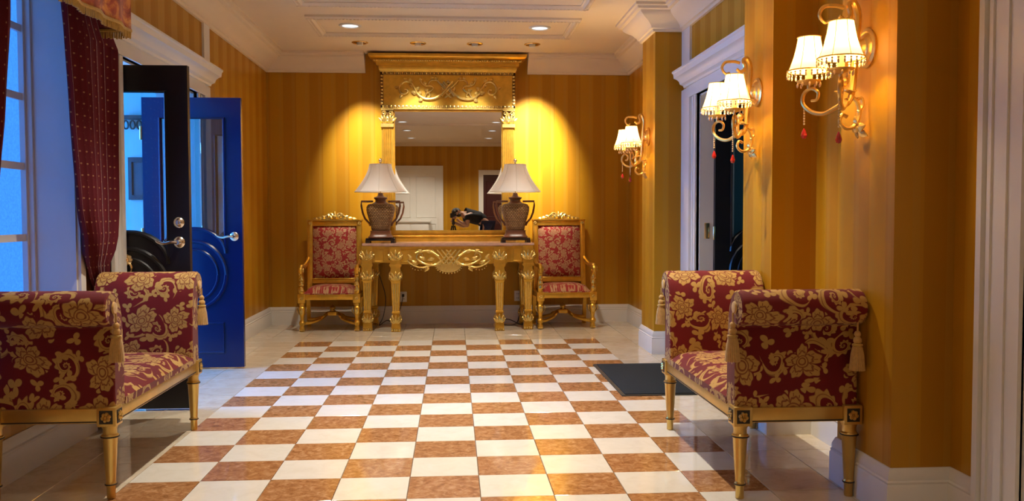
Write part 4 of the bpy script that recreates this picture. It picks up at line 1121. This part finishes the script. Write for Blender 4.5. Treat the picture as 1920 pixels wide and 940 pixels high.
l2 = copy_tree(l1); l2.location = (0.628, 8.90, 0.868); tag(l2, 'urn table lamp with white bell shade nearer the far pilaster', 'table lamp', 'urn table lamps on the console')

# ================================================================ ARMCHAIRS
def make_chair(label):
    e = empty('throne_armchair'); tag(e, label, 'armchair', 'gilt armchairs flanking the console')
    hw = 0.268; yf, yb = -0.225, 0.19
    turned = [(0.020, 0.0), (0.026, 0.004), (0.029, 0.03), (0.024, 0.045), (0.020, 0.055), (0.030, 0.07), (0.032, 0.09), (0.022, 0.105), (0.018, 0.12), (0.022, 0.15), (0.031, 0.20), (0.034, 0.235), (0.024, 0.25), (0.030, 0.262), (0.033, 0.275), (0.030, 0.285)]
    for sx in (-1, 1):
        o = MB().lathe(turned, 16).build('leg', 'gold', e, True, (sx * hw, yf, 0))
        k = MB()
        for a in range(4): k.leaf((sx * 0.0 + 0.026 * math.cos(a * PI / 2), 0.026 * math.sin(a * PI / 2), 0.165), (0.25 * math.cos(a * PI / 2), 0.25 * math.sin(a * PI / 2), 1), (math.cos(a * PI / 2), math.sin(a * PI / 2), 0), 0.075, 0.035)
        for a in range(3): k.sph((-0.016 + a * 0.016, -0.027, 0.014), 0.010, 6, 4)
        k.build('leg_carving', 'gold_relief', o)
        o = MB().bbox(-0.036, 0.036, -0.036, 0.036, 0.283, 0.372, 0.004).build('leg_block', 'gold', e, True, (sx * hw, yf, 0))
        k = MB(); rosette(k, (0, -0.036, 0.328), (0, 1, 0), 0.022); k.build('rosette', 'gold_relief', o)
        P = crv([(sx * hw, yb + 0.02, 0.0), (sx * hw, yb - 0.01, 0.18), (sx * hw, yb - 0.02, 0.32)], 4)
        MB().tube(P, 0.026, 4).build('leg', 'gold', e, False)
        # arms: scroll post, arm rail
        a = MB()
        post = crv([(sx * hw, yf + 0.0, 0.37), (sx * (hw + 0.008), yf - 0.015, 0.43), (sx * hw, yf + 0.01, 0.50), (sx * (hw + 0.004), yf - 0.02, 0.56), (sx * (hw + 0.004), yf - 0.035, 0.595)], 5)
        a.tube(post, [0.030 - 0.006 * math.sin(i / len(post) * PI) for i in range(len(post))], 8)
        rail = crv([(sx * hw, yb + 0.0, 0.70), (sx * hw, yb - 0.10, 0.665), (sx * (hw + 0.006), yb - 0.24, 0.635), (sx * (hw + 0.004), yf + 0.0, 0.640), (sx * (hw + 0.004), yf - 0.05, 0.620), (sx * (hw + 0.004), yf - 0.062, 0.590), (sx * (hw + 0.004), yf - 0.035, 0.575), (sx * (hw + 0.004), yf - 0.02, 0.595)], 5)
        a.tube(rail, [0.022] * len(rail), 8)
        o = a.build('armrest', 'gold', e)
        k = MB()
        for z in (0.42, 0.47, 0.52): k.leaf((sx * hw, yf - 0.030, z - 0.03), (0, -0.2, 1), (0, -1, 0), 0.06, 0.045)
        for q in (-1, 1): k.lathe([(0.0, 0), (0.026, 0.002), (0.024, 0.008), (0.010, 0.012), (0.0, 0.014)], 12, (sx * (hw + 0.004) + q * 0.022, yf - 0.035, 0.605), axis='x')
        k.build('arm_carving', 'gold_relief', o)
    r = MB().bbox(-hw + 0.03, hw - 0.03, yf - 0.028, yf + 0.025, 0.312, 0.366, 0.005).bbox(-hw + 0.03, hw - 0.03, yb - 0.03, yb + 0.01, 0.312, 0.366, 0.005)
    for sx in (-1, 1): r.bbox(sx * hw - 0.024, sx * hw + 0.024, yf + 0.03, yb, 0.312, 0.366, 0.005)
    r.build('seat_rail', 'gold', e)
    # seat cushion
    m = MB(); nx, ny = 13, 11; vs = []
    x1, y0, y1 = hw - 0.018, yf - 0.018, yb - 0.0
    for j in range(ny):
        for i in range(nx):
            u, v = -1 + 2 * i / (nx - 1), -1 + 2 * j / (ny - 1)
            h = (1 - abs(u) ** 4) ** 0.5 * (1 - abs(v) ** 4) ** 0.5
            vs.append((x1 * u, (y0 + y1) / 2 + (y1 - y0) / 2 * v, 0.375 + 0.075 * h))
    fs = [(j * nx + i, j * nx + i + 1, (j + 1) * nx + i + 1, (j + 1) * nx + i) for j in range(ny - 1) for i in range(nx - 1)]
    m.add(vs, fs, [[(vs[k][0], vs[k][1] - vs[k][2]) for k in f] for f in fs])
    m.box(-x1, x1, y0, y1, 0.360, 0.377)
    m.build('seat_cushion', 'damask_chair', e)
    # back, raked
    bk = []
    rake = Matrix.Translation((0, yb - 0.02, 0.34)) @ Matrix.Rotation(-0.075, 4, 'X') @ Matrix.Translation((0, -(yb - 0.02), -0.34))
    Y0 = yb - 0.018
    f = MB()
    for sx in (-1, 1): f.bbox(sx * 0.252 - 0.026, sx * 0.252 + 0.026, Y0 - 0.02, Y0 + 0.03, 0.33, 1.09, 0.005)
    f.bbox(-0.228, 0.228, Y0 - 0.018, Y0 + 0.028, 1.040, 1.088, 0.005).bbox(-0.228, 0.228, Y0 - 0.018, Y0 + 0.028, 0.445, 0.490, 0.005)
    f.tube([(-0.226, Y0 - 0.02, 0.492), (0.226, Y0 - 0.02, 0.492), (0.226, Y0 - 0.02, 1.038), (-0.226, Y0 - 0.02, 1.038), (-0.226, Y0 - 0.02, 0.492)], 0.006, 5)
    f.box(-0.285, 0.285, Y0 - 0.028, Y0 + 0.034, 1.088, 1.100)
    bf = f.xf(rake).build('backrest_frame', 'gold', e)
    m = MB(); nx, ny = 11, 15; vs = []
    for j in range(ny):
        for i in range(nx):
            u, v = -1 + 2 * i / (nx - 1), -1 + 2 * j / (ny - 1)
            h = (1 - abs(u) ** 4) ** 0.5 * (1 - abs(v) ** 6) ** 0.5
            vs.append((0.224 * u, Y0 - 0.005 - 0.045 * h, 0.765 + 0.272 * v))
    fs = [(j * nx + i, j * nx + i + 1, (j + 1) * nx + i + 1, (j + 1) * nx + i) for j in range(ny - 1) for i in range(nx - 1)]
    m.add(vs, fs, [[(vs[k][0] + 0.9, vs[k][2]) for k in q] for q in fs]); m.box(-0.224, 0.224, Y0 - 0.006, Y0 + 0.02, 0.493, 1.037)
    m.xf(rake).build('back_upholstery', 'damask_chair', e)
    c = MB()
    for s_ in (-1, 1):
        rosette(c, (s_ * 0.252, Y0 - 0.022, 1.064), (0, 1, 0), 0.020)
        scroll_tube(c, [(s_ * 0.215, 1.108), (s_ * 0.15, 1.112), (s_ * 0.10, 1.135), (s_ * 0.06, 1.165), (s_ * 0.03, 1.16), (s_ * 0.035, 1.135), (s_ * 0.055, 1.140)], Y0, 0.009, 0.009)
        for p, d in (((0.09, 1.115), (0.8, 0.5)), ((0.13, 1.11), (1, 0.25)), ((0.05, 1.12), (0.5, 0.8)), ((0.17, 1.105), (1, 0.1))): c.leaf((s_ * p[0], Y0, p[1]), (s_ * d[0], 0, d[1]), (0, -1, 0), 0.055, 0.035)
    acanthus(c, (0, Y0, 1.105), (0, -1, 0), 0.08, 0.085); c.sph((0, Y0 - 0.015, 1.13), 0.022, 8, 5)
    c.prism([(-0.19, 1.098), (0.19, 1.098), (0.12, 1.115), (0.06, 1.150), (0.0, 1.165), (-0.06, 1.150), (-0.12, 1.115)], 'y', Y0 - 0.004, Y0 + 0.015, False)
    c.xf(rake).build('crest', 'gold_relief', e)
    # arched X stretcher with finial
    s = MB()
    for sx in (-1, 1):
        for y in (yf, yb):
            P = crv([(sx * hw, y, 0.075), (sx * hw * 0.75, y * 0.75 + 0.0, 0.080), (sx * hw * 0.42, y * 0.4, 0.105), (sx * 0.05, 0.0, 0.155), (0, -0.01, 0.158)], 5)
            s.tube(P, 0.017, 6)
            s.leaf(P[10], (-sx * 0.6, 0, 0.5), (0, -0.6, 0.6), 0.06, 0.035)
    s.bbox(-0.045, 0.045, -0.05, 0.03, 0.135, 0.172, 0.006); s.build('stretcher', 'gold', e)
    MB().lathe([(0.030, 0.17), (0.034, 0.178), (0.020, 0.19), (0.030, 0.205), (0.026, 0.222), (0.010, 0.236), (0.0, 0.245)], 14, (0, -0.01, 0)).build('finial', 'gold_relief', e)
    return e
ch1 = make_chair('carved gilt armchair in red brocade nearer the blue doors'); ch1.location = (-1.222, 8.965, 0)
ch2 = copy_tree(ch1); ch2.location = (1.120, 8.985, 0); ch2.rotation_euler = (0, 0, 0.06)
tag(ch2, 'carved gilt armchair in red brocade nearer the far pilaster', 'armchair', 'gilt armchairs flanking the console')

# ================================================================ WALL SCONCES
def make_sconce(label):
    e = empty('wall_sconce'); tag(e, label, 'wall lamp', 'two candle sconces on the pilasters')
    # local x = out from the wall
    MB().lathe([(0.0, 0.0), (0.076, 0.0), (0.078, 0.008), (0.066, 0.014), (0.060, 0.012), (0.052, 0.022), (0.038, 0.026), (0.030, 0.038), (0.016, 0.046), (0.0, 0.05)], 26, axis='x').build('backplate', 'sconce_gold', e)
    st = MB()
    P = crv([(0.155, 0, 0.105), (0.178, 0, 0.100), (0.198, 0, 0.128), (0.180, 0, 0.160), (0.135, 0, 0.165), (0.100, 0, 0.158)], 6)
    st.tube(P, [0.006 + 0.003 * i / len(P) for i in range(len(P))], 8)
    P = crv([(0.118, 0, 0.125), (0.095, 0, 0.110), (0.072, 0, 0.130), (0.080, 0, 0.172), (0.058, 0, 0.178), (0.040, 0, 0.130), (0.044, 0, 0.05), (0.050, 0, -0.04), (0.056, 0, -0.12), (0.066, 0, -0.19), (0.088, 0, -0.222), (0.108, 0, -0.205), (0.104, 0, -0.16), (0.090, 0, -0.12)], 6)
    st.tube(P, [0.008 + 0.005 * math.sin(i / len(P) * PI) for i in range(len(P))], 8)
    P = crv([(0.03, 0, 0.0), (0.045, 0, 0.0)], 2); st.tube(P, 0.012, 8)
    st.tube(crv([(0.062, 0, -0.19), (0.040, 0, -0.215), (0.030, 0, -0.26), (0.050, 0, -0.305), (0.085, 0, -0.315), (0.110, 0, -0.290), (0.100, 0, -0.262), (0.080, 0, -0.270)], 6), 0.008, 8)
    st.tube(crv([(0.036, 0, -0.25), (0.018, 0, -0.225), (0.022, 0, -0.195), (0.040, 0, -0.20)], 5), 0.007, 8)
    st.build('scroll_stem', 'sconce_gold', e)
    lf = MB()
    for k in range(5): lf.leaf((0.030, 0, -0.318), (0.2 * math.cos(k * 1.25), math.sin(k * 1.25), 0.55 * math.cos(k * 1.25)), (1, 0, 0), 0.055, 0.04)
    for k in range(5): lf.leaf((0.090, 0, -0.15), (math.cos(k * 1.25), math.sin(k * 1.25), -0.5), (0, 0, -1), 0.05, 0.03)
    lf.sph((0.034, 0, -0.318), 0.018, 8, 5); lf.sph((0.095, 0, -0.13), 0.02, 8, 6)
    lf.build('leaf_ornament', 'sconce_gold', e)
    for s_ in (-1, 1):
        ay, ax = s_ * 0.150, 0.176
        a = MB()
        # in the vertical plane running from the stem to the candle
        def Q(u, z): return (0.085 + (ax - 0.085) * u, ay * u, z)
        P = crv([Q(0.0, -0.205), Q(0.25, -0.228), Q(0.6, -0.248), Q(0.95, -0.232), Q(1.16, -0.195), Q(1.12, -0.155), Q(0.92, -0.140), Q(0.74, -0.160), Q(0.78, -0.188), Q(0.92, -0.190)], 6)
        a.tube(P, [0.010 - 0.004 * i / len(P) for i in range(len(P))], 8)
        a.tube([(ax, ay, -0.145), (ax, ay, -0.115)], 0.007, 8)
        arm = a.build('arm', 'sconce_gold', e)
        d = MB().lathe([(0.010, -0.125), (0.020, -0.122), (0.046, -0.112), (0.050, -0.106), (0.044, -0.108), (0.018, -0.114), (0.016, -0.10)], 20, (ax, ay, 0)); d.build('bobeche', 'sconce_gold', arm)
        k = MB()
        for q in range(10): k.sph((ax + 0.046 * math.cos(q * PI / 5), ay + 0.046 * math.sin(q * PI / 5), -0.124), 0.006, 6, 4, (0.8, 0.8, 1.6))
        k.build('dish_crystals', 'crystal_amber', arm)
        MB().lathe([(0.014, -0.112), (0.015, -0.06), (0.014, -0.035), (0.006, -0.03)], 14, (ax, ay, 0)).build('candle_sleeve', 'candle', arm)
        MB().lathe([(0.006, -0.032), (0.014, -0.015), (0.017, 0.005), (0.012, 0.028), (0.0, 0.045)], 12, (ax, ay, 0)).build('bulb', 'bulb_glow', arm)
        prof = [(0.086, -0.068), (0.078, -0.048), (0.064, -0.010), (0.054, 0.030), (0.047, 0.072)]
        m = MB(); seg = 32; vs = []
        for r, z in prof:
            for q in range(seg):
                w = (q % 4) / 4; f = 1 - 0.035 * math.sin(w * PI)
                vs.append((ax + r * f * math.cos(2 * PI * q / seg), ay + r * f * math.sin(2 * PI * q / seg), z))
        m.add(vs, [(i * seg + q, i * seg + (q + 1) % seg, (i + 1) * seg + (q + 1) % seg, (i + 1) * seg + q) for i in range(len(prof) - 1) for q in range(seg)])
        sh = m.build('lamp_shade', 'sconce_silk', e)
        rb = MB()
        for r, z, t in ((0.0855, -0.066, 0.003), (0.047, 0.071, 0.0025)):
            rb.tube([(ax + r * math.cos(2 * PI * q / 32), ay + r * math.sin(2 * PI * q / 32), z) for q in range(33)], t, 5)
        for q in range(8): rb.tube([(ax + r * math.cos(q * PI / 4), ay + r * math.sin(q * PI / 4), z) for r, z in prof], 0.0014, 4)
        rb.build('shade_trim', 'sconce_gold', sh)
        bd = MB()
        for q in range(24):
            a_ = 2 * PI * q / 24; x, y = ax + 0.086 * math.cos(a_), ay + 0.086 * math.sin(a_)
            bd.sph((x, y, -0.076), 0.0045, 5, 4); bd.sph((x, y, -0.089), 0.006, 6, 4, (0.75, 0.75, 1.5))
        bd.build('bead_fringe', 'crystal_amber', sh)
        lamp('candle_light', 'POINT', (ax, ay, 0.005), SCONCE_W, (1.0, 0.66, 0.26), 0.02, parent=e)
        ch = MB(); x, y = (ax + 0.012, ay * 1.1)
        n0, n1 = (-0.205, -0.345) if s_ > 0 else (-0.205, -0.300)
        k = int((n0 - n1) / 0.011)
        for q in range(k): ch.sph((x, y, n0 - q * 0.011), 0.0045, 5, 4, (1, 1, 1.2))
        o = ch.build('bead_chain', 'crystal_amber', e)
        MB().lathe([(0.0, n1 - 0.045), (0.008, n1 - 0.042), (0.013, n1 - 0.030), (0.009, n1 - 0.015), (0.002, n1)], 8, (x, y, 0)).build('crystal_drop', 'crystal_red', o, False)
    return e
labels = ['two candle gilt sconce above the bench, nearest the white fluted casing', 'two candle gilt sconce on the pilaster before the dark doorway', 'two candle gilt sconce on the far pilaster beyond the doorway']
s0 = None
for lab, (a, b) in zip(labels, PIL):
    s_ = make_sconce(lab) if s0 is None else copy_tree(s0)
    s0 = s0 or s_
    s_.location = (XP, (a + b) / 2, 1.80); s_.rotation_euler = (0, 0, PI); tag(s_, lab, 'wall lamp', 'two candle sconces on the pilasters')

# ================================================================ OUTLETS AND CORDS
def outlet(x, label):
    e = empty('power_outlet', (x, YB, 0.285)); tag(e, label, 'power outlet', 'power outlets behind the console')
    MB().bbox(-0.037, 0.037, -0.008, -0.001, -0.055, 0.055, 0.003).build('cover_plate', 'white_plastic', e)
    m = MB()
    for z in (-0.022, 0.022):
        for dx in (-0.008, 0.008): m.box(dx - 0.0025, dx + 0.0025, -0.0095, -0.008, z - 0.006, z + 0.006)
    m.build('slots', 'black_rubber', e, False)
    return e
outlet(-0.53, 'white power outlet with a black plug behind the console leg'); outlet(0.68, 'white power outlet with no plug behind the console leg')
pl = empty('lamp_cord', (-0.53, 9.28, 0.30)); tag(pl, 'black lamp cord plugged into outlet and trailing to the floor', 'power cord')
MB().bbox(-0.012, 0.012, -0.04, 0.008, -0.012, 0.014, 0.003).build('plug', 'black_rubber', pl)
MB().tube(crv([(0, -0.035, 0), (-0.01, -0.05, -0.06), (-0.05, -0.06, -0.20), (-0.09, -0.07, -0.285), (-0.16, -0.14, -0.245), (-0.24, -0.16, -0.292), (-0.20, -0.10, -0.20), (-0.18, -0.07, 0.0), (-0.25, -0.06, 0.25), (-0.26, -0.05, 0.36)], 6), 0.0042, 6).build('cable', 'black_rubber', pl)
pl = empty('lamp_cord', (0.62, 9.2, 0.0)); tag(pl, 'black lamp cord looping over the floor by the unplugged outlet', 'power cord')
MB().tube(crv([(0.10, 0.05, 0.66), (0.09, 0.04, 0.30), (0.06, 0.0, 0.05), (0.0, -0.12, 0.005), (-0.10, -0.10, 0.005), (-0.14, -0.04, 0.03), (-0.05, -0.02, 0.05), (0.06, -0.06, 0.005), (0.10, -0.12, 0.006)], 6), 0.0045, 6).build('cable', 'black_rubber', pl)
MB().bbox(0.09, 0.13, -0.15, -0.11, 0.0, 0.022, 0.004).build('plug', 'black_rubber', pl)

# ================================================================ PHOTOGRAPHER SEEN IN THE MIRROR
def skin_mesh(name, verts, edges, radii, mat, parent, sub=2, root=0):
    me = bpy.data.meshes.new(name); me.from_pydata(verts, edges, []); me.update()
    o = bpy.data.objects.new(name, me); COL.objects.link(o)
    md = o.modifiers.new('skin', 'SKIN'); md.use_smooth_shade = True
    for i, r in enumerate(radii):
        sv = me.skin_vertices[0].data[i]; sv.radius = (r, r) if not isinstance(r, tuple) else r; sv.use_root = (i == root)
    o.modifiers.new('sub', 'SUBSURF').levels = sub
    dg = bpy.context.evaluated_depsgraph_get()
    nm = bpy.data.meshes.new_from_object(o.evaluated_get(dg)); bpy.data.objects.remove(o)
    nm.materials.clear(); nm.materials.append(M[mat]); nm.shade_smooth()
    o = bpy.data.objects.new(name, nm); COL.objects.link(o); o.parent = parent
    return o
per = empty('person', (0.70, -0.40, 0)); tag(per, 'crouching photographer in black t-shirt and dark jeans, reflected in the mirror', 'person')
V = {}; order = []
def J(n, p, r): V[n] = (Vector(p) - Vector((0.70, -0.40, 0)), r); order.append(n)
J('pelvis', (0.70, -0.40, 0.98), 0.135); J('waist', (0.56, -0.39, 1.07), 0.125); J('chest', (0.40, -0.36, 1.13), 0.140); J('upper', (0.27, -0.33, 1.155), 0.120); J('neck', (0.18, -0.30, 1.165), 0.058)
J('skull0', (0.135, -0.285, 1.175), 0.062); J('skull1', (0.085, -0.27, 1.195), 0.088); J('skull2', (0.035, -0.255, 1.215), 0.078); J('nose', (0.075, -0.165, 1.165), 0.016)
for s_, n in ((1, 'a'), (-1, 'b')):
    zo = 0.0
    J('sh' + n, (0.30, -0.30 + s_ * 0.13, 1.13 - 0.02 * s_), 0.060)
    if s_ > 0:
        J('el' + n, (0.30, -0.13, 0.90), 0.044); J('wr' + n, (0.115, -0.12, 1.02), 0.030); J('pa' + n, (0.075, -0.12, 1.07), 0.034)
    else:
        J('el' + n, (0.24, -0.50, 0.90), 0.044); J('wr' + n, (0.03, -0.28, 0.98), 0.030); J('pa' + n, (-0.03, -0.22, 1.03), 0.034)
    J('hip' + n, (0.72, -0.40 + s_ * 0.09, 0.92), 0.090); J('kn' + n, (0.66 - 0.05 * s_, -0.36 + s_ * 0.13, 0.50), 0.062); J('an' + n, (0.74, -0.42 + s_ * 0.13, 0.085), 0.042); J('to' + n, (0.62, -0.34 + s_ * 0.13, 0.045), 0.038)
ed = [('pelvis', 'waist'), ('waist', 'chest'), ('chest', 'upper'), ('upper', 'neck'), ('neck', 'skull0'), ('skull0', 'skull1'), ('skull1', 'skull2'), ('skull1', 'nose')]
fing = []
for n in 'ab':
    ed += [('upper', 'sh' + n), ('sh' + n, 'el' + n), ('el' + n, 'wr' + n), ('wr' + n, 'pa' + n), ('pelvis', 'hip' + n), ('hip' + n, 'kn' + n), ('kn' + n, 'an' + n), ('an' + n, 'to' + n)]
idx = {n: i for i, n in enumerate(order)}
skin_mesh('body', [tuple(V[n][0]) for n in order], [(idx[a], idx[b]) for a, b in ed], [V[n][1] for n in order], 'skin', per)
def sub_skin(name, names, edges, grow, mat):
    ix = {n: i for i, n in enumerate(names)}
    return skin_mesh(name, [tuple(V[n][0]) for n in names], [(ix[a], ix[b]) for a, b in edges], [V[n][1] * grow.get(n, 1.12) + 0.006 for n in names], mat, per)
for s_, n in ((1, 'a'), (-1, 'b')):
    V['sl' + n] = (V['sh' + n][0].lerp(V['el' + n][0], 0.55), 0.056); 
ts = sub_skin('t_shirt', ['chest', 'waist', 'upper', 'pelvis', 'sha', 'shb', 'sla', 'slb'], [('chest', 'waist'), ('waist', 'pelvis'), ('chest', 'upper'), ('upper', 'sha'), ('upper', 'shb'), ('sha', 'sla'), ('shb', 'slb')], {'pelvis': 1.16}, 'tshirt')
sub_skin('jeans', ['pelvis', 'hipa', 'hipb', 'kna', 'knb', 'ana', 'anb'], [('pelvis', 'hipa'), ('pelvis', 'hipb'), ('hipa', 'kna'), ('hipb', 'knb'), ('kna', 'ana'), ('knb', 'anb')], {}, 'denim')
for n in 'ab':
    a, t = V['an' + n][0], V['to' + n][0]
    m = MB(); m.tube(crv([a + Vector((0.03, -0.02, -0.03)), a + Vector((0, 0, -0.03)), t, t + (t - a) * 0.35 + Vector((0, 0, -0.005))], 4), [0.042, 0.05, 0.05, 0.05, 0.05, 0.05, 0.05, 0.05, 0.048, 0.046, 0.044, 0.036, 0.024][:13], 10)
    m.v = [(x, y, max(z, 0.0)) for x, y, z in m.v]; m.build('shoe', 'camera_black', per)
    # five fingers curled towards the camera body
    p = V['pa' + n][0]; d = (Vector((0.0, -0.13, 1.10)) - Vector((0.70, -0.40, 0)) - p).normalized(); sd = d.orthogonal().normalized(); up = d.cross(sd)
    for k in range(4):
        b = p + sd * (-0.026 + k * 0.0175) + d * 0.02; L = (0.062, 0.072, 0.068, 0.052)[k]
        pts = [b, b + d * L * 0.45 + up * 0.010, b + d * L * 0.8 + up * 0.0, b + d * L - up * 0.016]
        skin_mesh('finger', [tuple(q) for q in pts], [(0, 1), (1, 2), (2, 3)], [0.010, 0.009, 0.0085, 0.007], 'skin', per, 1)
    b = p - sd * 0.03
    skin_mesh('thumb', [tuple(b), tuple(b - sd * 0.02 + d * 0.025), tuple(b - sd * 0.012 + d * 0.05)], [(0, 1), (1, 2)], [0.013, 0.011, 0.009], 'skin', per, 1)
O = Vector((0.70, -0.40, 0))
hd = MB(); hd.sph(Vector((0.062, -0.275, 1.215)) - O, 0.100, 14, 9, (1.0, 0.95, 0.90)); hd.build('hair', 'hair', per)
bd = MB(); bd.sph(Vector((0.112, -0.215, 1.150)) - O, 0.060, 12, 8, (0.95, 0.75, 0.75)); bd.build('beard', 'hair', per)
for dx, dz in ((0.030, 0.205 - 0.19), (0.052, 0.062)):
    q = Vector((0.055 + (0.02 if dz < 0.03 else -0.02), -0.182, 1.175 + dz)) - O
    ey = MB().sph(q, 0.013, 10, 6).build('eye', 'white_plastic', per); MB().sph(q + Vector((0, 0.009, 0)), 0.006, 8, 5).build('pupil', 'hair', ey)
m = MB().tube([Vector((0.105, -0.165, 1.145)) - O, Vector((0.115, -0.165, 1.165)) - O], 0.007, 6); m.build('mouth', 'door_maroon', per)
for q in ((0.12, -0.37, 1.20), (0.12, -0.20, 1.225)):
    m = MB().sph(Vector(q) - O, 0.026, 8, 6, (0.6, 0.4, 1.1)); m.build('ear', 'skin', per)
em = MB()
for k in range(4):
    a = k * PI / 2 + 0.4; em.leaf(Vector((0.42, -0.205, 1.10)) - O, (math.cos(a), 0.0, math.sin(a)), (0, 1, 0), 0.045, 0.03, 0.05)
em.build('chest_emblem', 'white_plastic', ts)
dc = empty('photo_camera', (0.0, -0.16, CAM_Z)); tag(dc, 'black camera on a tripod in front of the photographer, in the mirror', 'camera')
MB().bbox(-0.068, 0.068, -0.05, 0.02, -0.055, 0.045, 0.012).bbox(-0.03, 0.03, -0.045, 0.015, 0.04, 0.070, 0.010).build('camera_body', 'camera_black', dc)
MB().lathe([(0.036, 0.02), (0.038, 0.03), (0.035, 0.09), (0.039, 0.095), (0.039, 0.118), (0.033, 0.118)], 22, axis='y').build('lens_barrel', 'camera_black', dc)
MB().lathe([(0.0, 0.112), (0.033, 0.110)], 18, axis='y').build('lens_glass', 'lens_glass', dc)
tp = empty('tripod', (0.0, -0.18, 0)); tag(tp, 'black camera tripod under the camera, seen in the mirror', 'tripod')
MB().lathe([(0.03, CAM_Z - 0.20), (0.034, CAM_Z - 0.17), (0.022, CAM_Z - 0.13), (0.030, CAM_Z - 0.09), (0.036, CAM_Z - 0.06), (0.036, CAM_Z - 0.057)], 16).build('tripod_head', 'camera_black', tp)
MB().tube([(0, 0, 0.62), (0, 0, CAM_Z - 0.19)], 0.014, 10).build('centre_column', 'camera_black', tp)
for k in range(3):
    a = 0.5 + k * 2 * PI / 3
    P = [(0.03 * math.cos(a), 0.03 * math.sin(a), CAM_Z - 0.22), (0.16 * math.cos(a), 0.16 * math.sin(a), 0.45), (0.27 * math.cos(a), 0.27 * math.sin(a), 0.012)]
    MB().tube(P, [0.016, 0.013, 0.010], 8).build('leg', 'camera_black', tp)

for o in bpy.data.objects:
    if o.parent and o.name.split('.')[0] in ('leg_carving', 'leaf_ornament', 'bead_fringe', 'dish_crystals', 'bead_chain', 'egg_border', 'bead_row', 'slots', 'bullion_fringe', 'rosette', 'arm_carving', 'fretwork', 'scrollwork', 'apron_carving', 'crest', 'capital'): o['kind'] = 'stuff'
